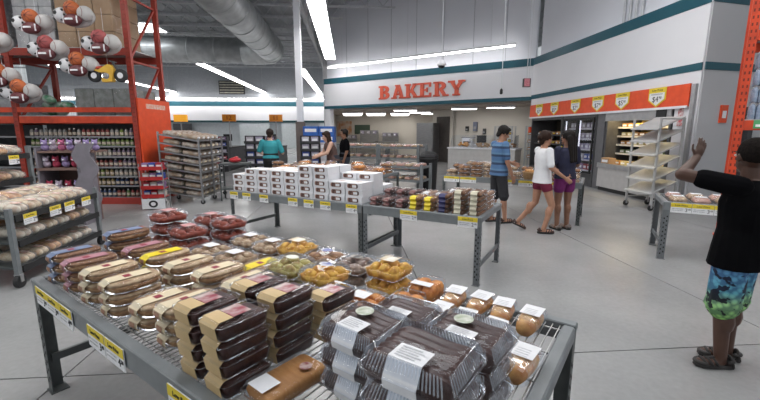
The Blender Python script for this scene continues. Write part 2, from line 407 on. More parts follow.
# strip along the bakery fascia
o = empty('fluorescent_light'); a = BLEFT + dB * .6 + nB * .35; L = LB - 1.2
o.location = (a.x, a.y, 4.62); o.rotation_euler = (0, 0, math.atan2(dB.y, dB.x))
bm = MB(); bm.box(0, L, -.05, .05, 0, .08); bm.build('housing', M_CARTON, o)
bm = MB(); bm.box(.02, L - .02, -.04, .04, -.045, -.002); bm.build('tube', M_TUBE, o)
for k in range(3):
    bm = MB(); bm.tube([(L * (.1 + .4 * k), 0, .08), (L * (.1 + .4 * k), 0, ROOF - 4.64)], .006, 5); bm.build('hanger', M_JOIST, o)
tag(o, 'thin glowing strip light along the bakery fascia', 'ceiling light', 'fluorescent strip lights')
# strip along the far wall
o = empty('fluorescent_light'); a = bw0 + dF * .5 + nF * .6
o.location = (a.x, a.y, 4.30); o.rotation_euler = (0, 0, math.atan2(dF.y, dF.x))
bm = MB(); bm.box(0, 25, -.1, .1, .03, .16); bm.build('housing', M_CARTON, o)
bm = MB(); bm.box(.02, 24.9, -.12, .12, -.04, .029); bm.build('tube', M_TUBE, o)
for k in range(6):
    bm = MB(); bm.bar((1 + k * 4.6, .1, .1), (1 + k * 4.6, .72, .1), .03, .03); bm.build('bracket', M_JOIST, o)
tag(o, 'long glowing strip light above the far teal stripe', 'ceiling light', 'fluorescent strip lights')
# skylight in the roof deck
o = empty('skylight', (-13.4, 21.6, ROOF - .72), UA)
bm = MB(); bm.box(-1.9, 1.9, -1.0, 1.0, .0, .05); bm.build('frame', M_CARTON, o)
bm = MB(); bm.box(-1.8, 1.8, -.9, .9, -.03, -.002); bm.build('pane', mat('daylight_pane', (.95, .98, 1), (.95, .98, 1), emit=6.0), o)
for k in (-1, 1):
    bm = MB(); bm.bar((k * 1.7, 0, .05), (k * 1.7, 0, .60), .04, .04); bm.build('hanger', M_JOIST, o)
tag(o, 'bright white roof skylight beyond the orange rack', 'skylight')
for k, (x, y) in enumerate(((2.2, 9.0), (1.8, 3.5), (-3.7, 3.0))):  # unseen copies, added to throw more light on the upper walls
    o2 = copy_tree(o); o2.location = (x, y, ROOF - .72); tag(o2, 'added unseen roof skylight, ' + ['over the bakery aisle', 'over the girls', 'over the bread racks', 'over the ball packs', 'behind the viewer'][k], 'skylight', 'added unseen skylights')
# ---------------- ducts
def duct(name, pts, r, label, n=24):
    o = empty(name); bm = MB(); bm.tube(pts, r, n); bm.build('pipe', M_GALV, o, True)
    a, b_ = Vector(pts[0]), Vector(pts[-1]); L = (b_ - a).length; k = 0
    while k * 1.5 < L:
        p = a.lerp(b_, k * 1.5 / L); d = (b_ - a).normalized() * .03
        bm = MB(); bm.tube([p - d, p + d], r + .02, n); bm.build('seam_band', M_GALV, o, True); k += 1
    return tag(o, label, 'duct')
e0 = Vector((-6.3, 23.6, 6.2)); s0 = e0 - UD * 15.5
du = duct('air_duct', [tuple(s0), tuple(e0)], .72, 'large round silver duct running away under the roof')
du2 = duct('air_duct', [tuple(e0 - VD * 1.75 + UD * .9 + Vector((0, 0, .05))), tuple(e0 - VD * 14 + UD * .9 + Vector((0, 0, .05)))], .72, 'round silver duct crossing behind the orange rack')
bm = MB(); bm.tube([tuple(e0 + UD * .01), tuple(e0 + UD * .55 - VD * .15), tuple(e0 + UD * .86 - VD * .8), tuple(e0 + UD * .9 - VD * 1.74)], .74, 24); bm.build('elbow', M_GALV, du, True)
# ================================================================ RACK TABLES
def leg_mesh(h, w, sx, sy, name='leg'):
    # L-angle post, outer corner at origin, flanges towards +sx, +sy
    b = MB(); t = .005
    x0, x1 = sorted((0, sx * w)); y0, y1 = sorted((0, sy * t)); b.box(x0, x1, y0, y1, .006, h)
    x0, x1 = sorted((0, sx * t)); y0, y1 = sorted((sy * t, sy * w)); b.box(x0, x1, y0, y1, .006, h)
    x0, x1 = sorted((-sx * .01, sx * (w + .01))); y0, y1 = sorted((-sy * .01, sy * (w + .01))); b.box(x0, x1, y0, y1, 0, .006)
    return b
def holes_mesh(h, w, sx, sy):
    b = MB(); z = .06
    while z < h - .1:
        for k in (.32, .72):
            zz = z + (.025 if k > .5 else 0)
            x = sx * w * k; b.box(x - .006, x + .006, -.0012 if sy > 0 else -.0005, .0005 if sy > 0 else .0012, zz, zz + .02)
            y = sy * w * k; b.box(-.0012 if sx > 0 else -.0005, .0005 if sx > 0 else .0012, y - .006, y + .006, zz, zz + .02)
        z += .055
    return b
def rack_table(loc, rz, L, D, label, H=.70, post=.055, leg_m=None, beam_m=None, low_rail=True, spacing=.03, group='grey rack tables of the bakery'):
    leg_m = leg_m or M_GREYD; beam_m = beam_m or M_GREY
    o = empty('rack_table', (loc[0], loc[1], 0), rz)
    for x, sx in ((0, 1), (L, -1)):
        for y, sy in ((0, 1), (D, -1)):
            lg = leg_mesh(H - .012, post, sx, sy).build('leg', leg_m, o); lg.location = (x, y, 0)
            holes_mesh(H - .05, post, sx, sy).build('slot', M_HOLE, lg)['kind'] = 'stuff'
    for y, s in ((-.002, 1), (D + .002, -1)):
        y0, y1 = sorted((y, y + s * .045)); b = MB()
        b.box(.004, L - .004, y0 if s > 0 else y1 - .012, y0 + .012 if s > 0 else y1, H - .085, H - .012)
        b.bbox(-.004, L + .004, y0 - .003, y1 + .003, H - .012, H + .014, .008)
        b.build('long_beam', beam_m, o)
    for x, s in ((0, 1), (L, -1)):
        x0, x1 = sorted((x - s * .003, x + s * .05)); b = MB(); b.bbox(x0, x1, .05, D - .05, H - .045, H + .012, .012); b.build('end_beam', beam_m, o)
        if low_rail:
            x0, x1 = sorted((x + s * .008, x + s * .03)); b = MB(); b.box(x0, x1, .03, D - .03, .18, .225); b.build('low_rail', leg_m, o)
    b = MB(); n = int((L - .12) / spacing)
    for k in range(n + 1):
        x = .06 + (L - .12) * k / n; b.box(x - .002, x + .002, .045, D - .045, H - .004, H)
    for k in range(6):
        y = .08 + (D - .16) * k / 5; b.box(.05, L - .05, y - .003, y + .003, H - .010, H - .004)
    w = b.build('wire_deck', M_WIRE, o); w['kind'] = 'stuff'
    return tag(o, label, 'table', group)
def local(o, x, y, z):
    c, s = math.cos(o.rotation_euler[2]), math.sin(o.rotation_euler[2])
    return (o.location.x + c * x - s * y, o.location.y + s * x + c * y, o.location.z + z)
def tag_builder(big, small, w=.17, h=.095):
    def f():
        o = empty('price_tag')
        b = MB(); b.box(-w / 2, w / 2, -.004, 0, -h / 2, h / 2); b.build('card', M_PAPER, o)
        b = MB(); b.box(-w / 2, w / 2, -.0055, -.0041, h * .08, h / 2); b.build('yellow_band', M_YELLOW, o)
        text('Low Price', o, (0, -.0062, h * .28), h * .26, (PI / 2, 0, 0))
        text(big, o, (w * .26, -.0048, -h * .2), h * .5, (PI / 2, 0, 0)); text(small, o, (w * .40, -.0048, -h * .12), h * .24, (PI / 2, 0, 0))
        b = MB()
        for k in range(2): b.box(-w * .44, w * .10, -.0048, -.0041, -h * (.12 + .17 * k), -h * (.05 + .17 * k))
        b.build('print_lines', mat('grey_print', (.30, .30, .33), (.7, .7, .7), scale=90), o)
        return o
    return f
def price_tag(p, rz, label, big='2', small='48', w=.17, h=.095, lean=0.0):
    o = spawn('tag' + big + small + str(w), tag_builder(big, small, w, h), p, rz, label, 'price tag', 'yellow price tags')
    o.rotation_euler[0] = lean
    return o
# ---------------------------------------------------------------- food packs
def food_mat(n, a, b_, scale=18, rough=.55, bump=.3):
    if a[0] > .3: b_ = tuple(v * (.80 if i == 0 else .68) for i, v in enumerate(b_)); scale *= 1.7; bump = .5
    return mat(n, a, b_, rough=rough, scale=scale, bump=bump, detail=5)
F_CHOC = food_mat('chocolate_icing', (.075, .030, .022), (.052, .020, .015), 12, .38)
F_BROWNIE = food_mat('dark_brownie', (.070, .020, .013), (.035, .011, .008), 30, .5)
F_TAN = food_mat('golden_coffee_cake', (.54, .32, .15), (.36, .19, .08), 25)
F_ICED = food_mat('iced_tan_crust', (.58, .42, .25), (.42, .26, .13), 16)
F_YEL = food_mat('yellow_muffin', (.85, .52, .09), (.66, .33, .05), 22)
F_GREEN = food_mat('pale_green_muffin', (.55, .50, .18), (.42, .30, .10), 22)
F_ORANGE = food_mat('orange_sponge', (.75, .32, .08), (.60, .22, .05), 18)
F_ROLL = food_mat('golden_bread', (.68, .38, .12), (.50, .22, .06), 10)
F_PALE = food_mat('pale_pastry', (.60, .45, .29), (.38, .23, .12), 20)
F_RED = food_mat('red_brown_pastry', (.36, .07, .035), (.20, .04, .025), 22)
F_COOK = food_mat('brown_cookie', (.34, .17, .08), (.20, .09, .04), 26)
F_CINN = food_mat('cinnamon_roll', (.46, .25, .12), (.24, .11, .05), 24)
L_CREAM = mat('cream_label', (.74, .64, .46), (.68, .57, .39), rough=.6)
L_TANL = mat('tan_label', (.62, .45, .24), (.56, .40, .20), rough=.6)
L_MAROON = mat('maroon_label', (.30, .03, .05), (.24, .02, .04), rough=.5)
L_PINK = mat('pink_label', (.50, .26, .30), (.38, .16, .2), rough=.5)
L_BLUE = mat('blue_label', (.22, .28, .42), (.16, .20, .32), rough=.5)
L_YEL = mat('bright_yellow_label', (.85, .68, .02), (.80, .60, .02), rough=.5)
L_NAVY = mat('navy_label', (.02, .02, .12), (.02, .02, .09), rough=.5)
def ribbon(b, path, x0, x1, th=.0012):
    # strip following (y,z) points
    pts = [Vector((0, p[0], p[1])) for p in path]; rings = []
    for i, p in enumerate(pts):
        d = (pts[min(i + 1, len(pts) - 1)] - pts[max(i - 1, 0)]).normalized(); nn = Vector((0, -d.z, d.y)) * th
        rings.append([(x0, p.y, p.z), (x1, p.y, p.z), (x1, p.y + nn.y, p.z + nn.z), (x0, p.y + nn.y, p.z + nn.z)])
    b.loft(rings); return b
def ring(w, l, r, z, n=3): return [(p[0], p[1], z) for p in rrect(w, l, r, n)]
def shell(o, w, l, h, r=.03, split=.45, top=.86, ribs=False, m_=None):
    m_ = m_ or M_CLEAR
    b = MB(); b.loft([ring(w * .90, l * .90, r, .0005), ring(w * .93, l * .93, r, .004), ring(w, l, r, h * split)], True, False)
    b.loft([ring(w, l, r, h * split), ring(w + .012, l + .012, r + .006, h * split), ring(w + .012, l + .012, r + .006, h * split + .004)], False, False); b.build('tray', m_, o, True)
    b = MB(); b.loft([ring(w + .012, l + .012, r + .006, h * split + .0045), ring(w, l, r, h * split + .005), ring(w * .95, l * .95, r, h * .82), ring(w * top, l * top, r, h * .985), ring(w * (top - .08), l * (top - .08), r, h * .999)], False, True); b.build('lid', m_, o, True)
    if ribs:
        b = MB(); P0 = rrect(w * .99, l * .99, r, 2); P1 = rrect(w * top, l * top, r, 2)
        for sx in range(-11, 12):
            x = sx / 12 * w * .40
            for s in (-1, 1): b.bar((x * 1.12, s * l * .49, h * split + .006), (x, s * l * top * .5, h * .97), .004, .003)
        for sy in range(-8, 9):
            y = sy / 9 * l * .40
            for s in (-1, 1): b.bar((s * w * .49, y * 1.12, h * split + .006), (s * w * top * .5, y, h * .97), .004, .003)
        b.build('lid_ribs', clear_mat('clear_rib', gloss=.10, haze=.10, rough=.1, ior=1.3), o)
def lumps(o, w, l, h, nx, ny, m_, seed=1, name='filling'):
    rnd = random.Random(seed); b = MB()
    b.loft([ring(w * .84, l * .84, .02, .004), ring(w * .9, l * .9, .02, h * .5)])
    for i in range(nx):
        for j in range(ny):
            x = (i - (nx - 1) / 2) * w * .84 / nx; y = (j - (ny - 1) / 2) * l * .84 / ny
            b.ell((x + rnd.uniform(-.004, .004), y, h * .48), w * .42 / nx, l * .42 / ny, h * (.38 + rnd.uniform(-.06, .03)), 8, 6)
    return b.build(name, m_, o, True)
def k_choc():
    w, l, h = .255, .225, .078; o = empty('chocolate_cake_pack')
    shell(o, w, l, h, .035, .40, .84, True)
    b = MB(); ry = []
    n = 26
    prof = [(-l * .43, .004)]
    for k in range(n + 1):
        y = -l * .41 + l * .82 * k / n; z = h * .80 + .004 * math.sin(k / n * 2 * PI * 6)
        if k == 0 or k == n: z -= .012
        prof.append((y, z))
    prof.append((l * .43, .004))
    rings = []
    for k in range(9):
        x = -w * .44 + w * .88 * k / 8; e = .012 if k in (0, 8) else 0
        rings.append([(x, p[0] * (1 - .03 * (k in (0, 8))) + .006 * math.sin(k * .8), max(.004, p[1] - e)) for p in prof])
    b.loft(rings); b.build('cake', F_CHOC, o, True)
    b = MB(); ribbon(b, [(-l * .12, h + .0005), (-l * .40, h + .0005), (-l * .505, h * .5), (-l * .522, h * .40), (-l * .50, h * .08)], -.045, .045); b.build('label', M_PAPER, o)
    b = MB()
    for k in range(5): ribbon(b, [(-l * (.16 + .045 * k), h + .0022), (-l * (.18 + .045 * k), h + .0022)], -.034, .02 + .01 * (k % 2), .0006)
    b.build('label_print', mat('faint_print', (.5, .5, .54), (.7, .7, .72), scale=120), o)
    return o
def k_choc2():
    o = k_choc()
    b = MB(); b.lathe([(.032, .0785), (.032, .0792)], 16, (-.03, .03, 0)); b.build('round_sticker', mat('sage_sticker', (.35, .40, .28), (.7, .7, .66), scale=30), o)
    return o
def k_brownie():
    w, l, h = .125, .19, .064; o = empty('brownie_pack')
    shell(o, w, l, h, .018, .80, .92)
    b = MB(); b.loft([ring(w * .86, l * .88, .015, .004), ring(w * .93, l * .94, .015, h * .62), ring(w * .86, l * .88, .015, h * .74)])
    for k in range(3): b.ell((0, -l * .28 + k * l * .28, h * .70), w * .36, l * .13, h * .10, 8, 4)
    b.build('brownies', F_BROWNIE, o, True)
    b = MB(); ribbon(b, [(-l * .18, h + .001), (-l * .44, h + .001), (-l * .535, h * .78), (-l * .50, h * .12)], -w * .36, w * .36); b.build('label', L_TANL, o)
    b = MB(); ribbon(b, [(l * .18, h + .0012), (-l * .17, h + .0012)], -w * .30, w * .34); b.build('top_label', mat('maroon_white_label', (.30, .03, .06), (.62, .55, .52), scale=26, rough=.4, detail=1), o)
    return o
def k_coffee(lab=None, crust=None, nm='coffee_cake_pack'):
    w, l, h = .19, .255, .054; o = empty(nm)
    def oval(sc, z, n=20):
        out = []
        for k in range(n):
            a = 2 * PI * k / n; y = math.sin(a); x = math.cos(a)
            out.append((math.copysign(abs(x) ** .62, x) * w / 2 * sc, math.copysign(abs(y) ** (.8 if y > 0 else .5), y) * l / 2 * sc, z))
        return out
    b = MB(); b.loft([oval(.88, .0006), oval(.98, h * .4)], True, False); b.loft([oval(.98, h * .4), oval(1.03, h * .4), oval(1.03, h * .4 + .003)], False, False); b.build('tray', M_CLEAR, o, True)
    b = MB(); b.loft([oval(1.03, h * .4 + .0035), oval(.98, h * .46), oval(.95, h * .86), oval(.84, h * .999)], False, True); b.build('lid', M_CLEAR, o, True)
    b = MB(); b.loft([oval(.82, .004), oval(.91, h * .35), oval(.92, h * .62)], True, True); b.build('cake_side', F_TAN, o, True)
    b = MB(); b.loft([oval(.93, h * .625), oval(.92, h * .80), oval(.80, h * .90)]); b.build('iced_top', crust or F_ICED, o, True)
    lb = lab or L_CREAM
    b = MB(); ribbon(b, [(l * .30, h + .0008), (-l * .40, h + .0008), (-l * .505, h * .72), (-l * .520, h * .40), (-l * .49, h * .04)], -w * .20, w * .20); b.build('label', lb, o)
    b = MB(); ribbon(b, [(-l * .02, h + .0024), (-l * .14, h + .0024)], -w * .10, w * .10, .0008); b.build('label_print', L_MAROON, o)
    b = MB(); ribbon(b, [(-l * .522, h * .70), (-l * .536, h * .40), (-l * .505, h * .12)], -w * .12, w * .12, .0008); b.build('front_print', mat('brown_print', (.30, .14, .09), (.45, .28, .18), scale=60), o)
    return o
def k_danish_blue(): return k_coffee(L_BLUE, F_COOK, 'danish_pack')
def k_danish_pink(): return k_coffee(L_PINK, F_COOK, 'danish_pack')
def k_coffee_yel(): return k_coffee(L_YEL, F_ICED, 'coffee_cake_pack')
def clam(nm, w, l, h, nx, ny, m_, sticker, seed=3, shape='round'):
    o = empty(nm); shell(o, w, l, h, .03, .48, .80)
    lumps(o, w, l, h * .98, nx, ny, m_, seed)
    b = MB()
    if shape == 'round': b.loft([[(.042 * math.cos(2 * PI * k / 16), .01 + .030 * math.sin(2 * PI * k / 16), z) for k in range(16)] for z in (h + .0005, h + .0013)])
    else: b.box(-.05, .04, -.03, .045, h + .0005, h + .0013)
    b.build('sticker', sticker, o)
    return o
S_BLUEW = mat('blue_white_sticker', (.14, .16, .40), (.75, .74, .72), scale=22, detail=1)
def k_yellow(): return clam('muffin_pack', .21, .21, .085, 2, 3, F_YEL, S_BLUEW, 3)
def k_yellow2(): return clam('muffin_pack', .21, .21, .085, 3, 2, F_YEL, mat('white_brown_sticker', (.8, .78, .7), (.55, .42, .25), scale=18), 5, 'sq')
def k_green(): return clam('muffin_pack', .21, .21, .085, 2, 3, F_GREEN, mat('white_sage_sticker', (.75, .75, .68), (.6, .62, .5), scale=20), 4)
def k_cinn(): return clam('cinnamon_roll_pack', .21, .21, .07, 2, 2, F_CINN, S_BLUEW, 8)
def k_dark(): return clam('frosted_roll_pack', .20, .22, .07, 2, 3, mat('dark_frosted_roll', (.16, .08, .06), (.45, .36, .30), scale=20, bump=.3), mat('dark_sticker', (.05, .05, .05), (.6, .55, .5), scale=22), 9)
def k_pale(): return clam('pastry_pack', .20, .23, .066, 2, 3, F_PALE, M_PAPER, 6, 'sq')
def k_red(): return clam('berry_pastry_pack', .19, .21, .075, 2, 3, F_RED, mat('rose_sticker', (.55, .20, .22), (.62, .50, .46), scale=16), 7, 'sq')
def k_buns(): return clam('bun_pack', .22, .24, .07, 2, 3, F_ORANGE, M_PAPER, 10, 'sq')
def k_roll():
    w, l, h = .105, .20, .075; o = empty('bread_roll_bag')
    b = MB(); rings = []
    for k in range(9):
        t = k / 8; s = math.sin(PI * (.10 + .80 * t)) ** .35
        rings.append([(w * .46 * s * math.cos(a), -l * .45 + l * .90 * t, .004 + h * .46 * (1 + s * math.sin(a)) - h * .46 * (1 - s)) for a in [2 * PI * q / 14 for q in range(14)]])
    b.loft(rings); b.build('bread', F_ROLL, o, True)
    b = MB(); rings = []
    rnd = random.Random(2)
    for k in range(12):
        t = k / 11; s = 1.0 if 0 < k < 11 else .9
        rings.append([(w * .5 * s * math.copysign(abs(math.cos(a)) ** .7, math.cos(a)) * (1 + rnd.uniform(-.04, .04)), -l * .49 + l * .98 * t, max(.0005, h * .5 * (1 + s * math.copysign(abs(math.sin(a)) ** .7, math.sin(a)) * (1 + rnd.uniform(-.05, .0))))) for a in [2 * PI * q / 14 for q in range(14)]])
    b.loft(rings); b.build('clear_bag', M_FILM, o, False)
    b = MB(); b.box(-w * .40, w * .40, -.025, .075, h + .0005, h + .0018); b.build('label', M_PAPER, o)
    b = MB()
    for k in range(4): b.box(-w * .26, w * .2, -.02 + .016 * k, -.014 + .016 * k, h + .0019, h + .0023)
    b.build('label_print', mat('faint_print', (.5, .5, .54)), o)
    return o
def k_loaf():
    w, l, h = .15, .195, .09; o = empty('sponge_loaf_pack'); shell(o, w, l, h, .02, .35, .92)
    for s in (-1, 1):
        b = MB(); b.loft([ring(w * .42, l * .84, .02, .005), ring(w * .43, l * .86, .02, h * .62), ring(w * .34, l * .74, .02, h * .84), ring(w * .15, l * .5, .02, h * .89)])
        b.v = [(v[0] + s * w * .225, v[1], v[2]) for v in b.v]; b.build('sponge', F_ORANGE, o, True)
    b = MB(); b.box(-.06, .05, -.07, -.02, h + .0005, h + .0013); b.build('label', M_PAPER, o)
    return o
def k_tan():
    w, l, h = .15, .27, .055; o = empty('sponge_cake_tray'); shell(o, w, l, h, .02, .5, .92)
    b = MB(); b.loft([ring(w * .86, l * .86, .02, .004), ring(w * .90, l * .92, .02, h * .6), ring(w * .82, l * .86, .02, h * .84)])
    b.build('sponge', mat('orange_tan_sponge', (.52, .25, .08), (.44, .19, .055), rough=.6, scale=14, stretch=(1, 8, 1)), o, True)
    b = MB(); b.box(-.05, .03, -.12, -.05, h + .0005, h + .0015); b.build('label', M_PAPER, o)
    b = MB(); b.lathe([(.022, h + .0005), (.022, h + .0013)], 14, (.02, .06, 0)); b.build('round_sticker', mat('maroon_round', (.25, .05, .06), (.6, .5, .45), scale=40), o)
    return o
BT_RZ = R(-35.5); BT0 = (-1.917, 2.070)
bt_o = Vector((BT0[0], BT0[1], 0)) + Vector((math.cos(BT_RZ), math.sin(BT_RZ), 0)) * -.12
BT = rack_table((bt_o.x, bt_o.y), BT_RZ, 2.66, 1.25, 'near grey steel rack table heaped with packaged cakes and breads', post=.07)
def bt(s, t, z=.7015): return local(BT, s + .12, t, z)
NAMES = {'choc': ('dark chocolate cake in clear ribbed pack', 'cake pack', 'chocolate cake packs'), 'brownie': ('dark brownie pack with tan end label', 'brownie pack', 'brownie packs'),
         'coffee': ('oval coffee cake pack with cream label', 'cake pack', 'coffee cake packs'), 'blue': ('oval danish pack with blue label', 'pastry pack', 'danish packs'),
         'pink': ('oval danish pack with pink label', 'pastry pack', 'danish packs'), 'yellowc': ('oval coffee cake pack with yellow label', 'cake pack', 'coffee cake packs'),
         'yellow': ('yellow muffin clamshell with blue sticker', 'muffin pack', 'muffin packs'), 'yellow2': ('yellow muffin clamshell with white sticker', 'muffin pack', 'muffin packs'),
         'green': ('pale green muffin clamshell', 'muffin pack', 'muffin packs'), 'cinn': ('cinnamon roll clamshell', 'pastry pack', 'roll packs'), 'dark': ('dark frosted roll clamshell', 'pastry pack', 'roll packs'),
         'pale': ('pale pastry clamshell with white label', 'pastry pack', 'pastry packs'), 'red': ('red berry pastry clamshell', 'pastry pack', 'berry pastry packs'), 'buns': ('orange bun clamshell', 'bun pack', 'bun packs'),
         'roll': ('golden bread roll bag with white label', 'bread', 'bread roll bags'), 'loaf': ('orange sponge loaf pack', 'cake pack', 'sponge packs'), 'tan': ('orange sponge cake tray', 'cake pack', 'sponge packs')}
KIND = {'choc': (k_choc, .0855), 'brownie': (k_brownie, .0665), 'coffee': (k_coffee, .0575), 'blue': (k_danish_blue, .0575), 'pink': (k_danish_pink, .0575), 'yellowc': (k_coffee_yel, .0575),
        'yellow': (k_yellow, .0875), 'yellow2': (k_yellow2, .0875), 'green': (k_green, .0875), 'cinn': (k_cinn, .0725), 'dark': (k_dark, .0725), 'pale': (k_pale, .0685), 'red': (k_red, .0775),
        'buns': (k_buns, .0725), 'roll': (k_roll, .08), 'loaf': (k_loaf, .0925), 'tan': (k_tan, .06)}
STACKS = [  # kind, s, t, count, wobble degrees, where
 ('blue', .03, .17, 3, 2, 'front left corner'), ('pink', .27, .17, 3, -2, 'second front stack'), ('coffee', .51, .17, 3, 3, 'third front stack'), ('coffee', .75, .175, 3, -2, 'fourth front stack'),
 ('coffee', .985, .20, 2, 2, 'fifth front stack'), ('coffee', 1.235, .20, 3, -3, 'front stack beside the brownies'),
 ('blue', .03, .455, 4, -2, 'left end, second row'), ('pink', .27, .455, 3, 3, 'second row, second from left'), ('yellowc', .51, .455, 3, -1, 'second row, third from left'), ('coffee', .75, .46, 3, 2, 'second row, fourth from left'),
 ('coffee', .99, .485, 3, -2, 'second row, fifth from left'), ('coffee', 1.235, .485, 3, 2, 'second row, beside brownies'),
 ('red', .02, .72, 4, 3, 'left end, third row'), ('red', .25, .73, 3, -4, 'third row, second from left'), ('pale', .50, .735, 2, 3, 'third row, third from left'), ('pale', .74, .735, 2, -3, 'third row, fourth from left'),
 ('yellowc', .98, .76, 2, 1, 'third row, mid table'), ('green', 1.19, .79, 2, 2, 'third row, mid table'), ('yellow', 1.42, .81, 2, -2, 'third row, beside buns'),
 ('red', .02, 1.03, 3, 2, 'back left corner'), ('red', .25, 1.03, 3, -2, 'back row, second from left'), ('pale', .49, 1.04, 2, 2, 'back row, third from left'), ('pale', .73, 1.04, 2, -1, 'back row, fourth from left'),
 ('yellow2', .96, 1.05, 2, 3, 'back row, fifth from left'), ('cinn', 1.19, 1.06, 2, -2, 'back row, sixth from left'), ('dark', 1.415, 1.07, 2, 3, 'back row, seventh from left'), ('yellow2', 1.645, 1.075, 2, -2, 'back row, eighth from left'),
 ('brownie', 1.50, .125, 4, 1, 'front, left column'), ('brownie', 1.665, .125, 4, -2, 'front, right column'), ('brownie', 1.50, .345, 4, -1, 'second row, left column'), ('brownie', 1.655, .345, 4, 2, 'second row, right column'), ('brownie', 1.70, .56, 3, -2, 'third row, beside chocolate cakes'), ('brownie', 1.53, .565, 2, 2, 'third row, left column'),
 ('tan', 1.82, .20, 1, -4, 'between brownies and chocolate cakes'), ('buns', 1.655, .80, 1, 2, 'behind the brownies'),
 ('choc2', 2.035, .36, 3, -3, 'left stack'), ('choc', 2.00, .655, 2, 3, 'rear left stack'), ('choc', 2.335, .195, 4, 2, 'front right stack'), ('choc2', 2.325, .50, 3, -2, 'rear right stack'),
 ('loaf', 1.855, 1.10, 1, 2, 'back edge, left of bread bags'), ('loaf', 1.86, .885, 1, 3, 'behind rear chocolate cakes'),
 ('roll', 2.015, 1.10, 1, 4, 'back row, first from left'), ('roll', 2.135, 1.105, 1, -3, 'back row, second from left'), ('roll', 2.255, 1.09, 1, 5, 'back row, third from left'), ('roll', 2.375, 1.075, 1, -2, 'back row, fourth from left'),
 ('roll', 2.03, .885, 1, -3, 'second row, left'), ('roll', 2.155, .885, 1, 4, 'second row, middle'), ('roll', 2.275, .87, 1, -5, 'second row, right'), ('roll', 2.44, .73, 1, -4, 'alone near the right end'),
]
KIND['choc2'] = (k_choc2, .0855); NAMES['choc2'] = ('chocolate cake pack with sage sticker', 'cake pack', 'chocolate cake packs')
for kd, s, t, cnt, wob, where in STACKS:
    for k in range(cnt):
        nm, cat, grp = NAMES[kd]; fn, dz = KIND[kd]
        lab = '%s, %s, %s' % (nm, where, level(k, cnt).replace(' of its stack', '').replace(' in its stack', '')) if cnt > 1 else '%s, %s' % (nm, where)
        jig = random.uniform(-.004, .004)
        spawn(kd, fn, bt(s + jig, t + .014 + random.uniform(-.004, .004), .7015 + k * dz), BT_RZ + R(wob * (1 if k % 2 == 0 else .4)), lab, cat, grp)
for k, (s, b_, c) in enumerate(((.075, '3', '98'), (.262, '3', '98'), (.45, '4', '48'), (.83, '3', '48'), (1.02, '4', '28'), (1.55, '3', '98'))):
    price_tag(bt(s, -.0065, .645), BT_RZ, 'yellow and white price tag, %s from the left on the near table' % ORD[k], b_, c, .18, .10)
b = MB(); p = bt(.62, -.0045, .70)
# ---------------------------------------------------------------- white pie boxes table and cookie table
T_RZ = R(-29.5)
T1 = rack_table((-2.14, 5.50), T_RZ, 2.22, .90, 'long grey rack table carrying stacked white pie boxes')
t2p = local(T1, 2.235, 0, 0)
T2 = rack_table(t2p[:2], T_RZ, 1.36, .90, 'grey rack table of cookie packs with perforated legs', leg_m=mat('mid_grey_post', (.15, .16, .17), (.12, .13, .14), rough=.5))
def k_pie():
    w, l, h = .225, .24, .082; o = empty('pie_box')
    b = MB(); b.box(-w / 2, w / 2, -l / 2, l / 2, 0, h - .012); b.box(-w / 2 - .002, w / 2 + .002, -l / 2 - .002, l / 2 + .002, h - .012, h); b.build('carton', M_CARTON, o)
    b = MB(); z0, z1 = h * .30, h * .78
    poly = [(p[0] - .01, (z0 + z1) / 2 + p[1]) for p in rrect(.15, z1 - z0 + .012, .018, 3)]
    b.prism_xz(poly, -l / 2 - .004, -l / 2 - .0022); b.build('window', mat('pie_window', (.07, .03, .025), (.36, .20, .15), scale=26, detail=1), o)
    b = MB(); b.box(-.012, .045, -l / 2 - .0062, -l / 2 - .0042, h * .34, h * .70); b.build('sticker', M_PAPER, o)
    b = MB(); b.box(-.06, .03, -.05, .05, h + .0001, h + .0012); b.build('top_window', mat('pie_top_window', (.40, .30, .26), (.75, .70, .68), scale=20), o)
    return o
cols = [(3, 0), (4, 0), (4, 0), (4, 0), (4, 0), (5, 0), (5, 0), (3, 0), (3, 0)]
for i, (n, _) in enumerate(cols):
    for k in range(n):
        spawn('pie', k_pie, local(T1, .125 + i * .243, .178 + (.01 if k % 2 else 0), .7015 + k * .0835), T_RZ + R(random.uniform(-2, 2)), 'white pie box, front row, %s stack from left, %s' % (ORD[i], level(k, n)), 'box', 'white pie boxes')
for i, n in enumerate((2, 3, 4, 4, 3, 4, 5, 4, 4)):
    for k in range(n):
        spawn('pie', k_pie, local(T1, .125 + i * .243, .445, .7015 + k * .0835), T_RZ + R(random.uniform(-2, 2)), 'white pie box, second row, %s stack from left, %s' % (ORD[i], level(k, n)), 'box', 'white pie boxes')
for k in range(2): spawn('pie', k_pie, local(T1, 2.07, .71, .7015 + k * .0835), T_RZ, 'white pie box, back row by the cookies, %s' % level(k, 2), 'box', 'white pie boxes')
for k, x in enumerate((.09, .34, .67, 1.18, 1.44, 1.70, 2.08)):
    price_tag(local(T1, x, -.0065, .655), T_RZ, 'yellow and white price tag, %s from left under pie boxes' % ORD[k], '4', '98', .155, .10)
for k, x in enumerate((.58, 1.23)):
    price_tag(local(T2, x, -.0065, .655), T_RZ, 'yellow and white price tag, %s on the cookie table' % ('left' if k == 0 else 'right'), '2', '48', .20, .105)
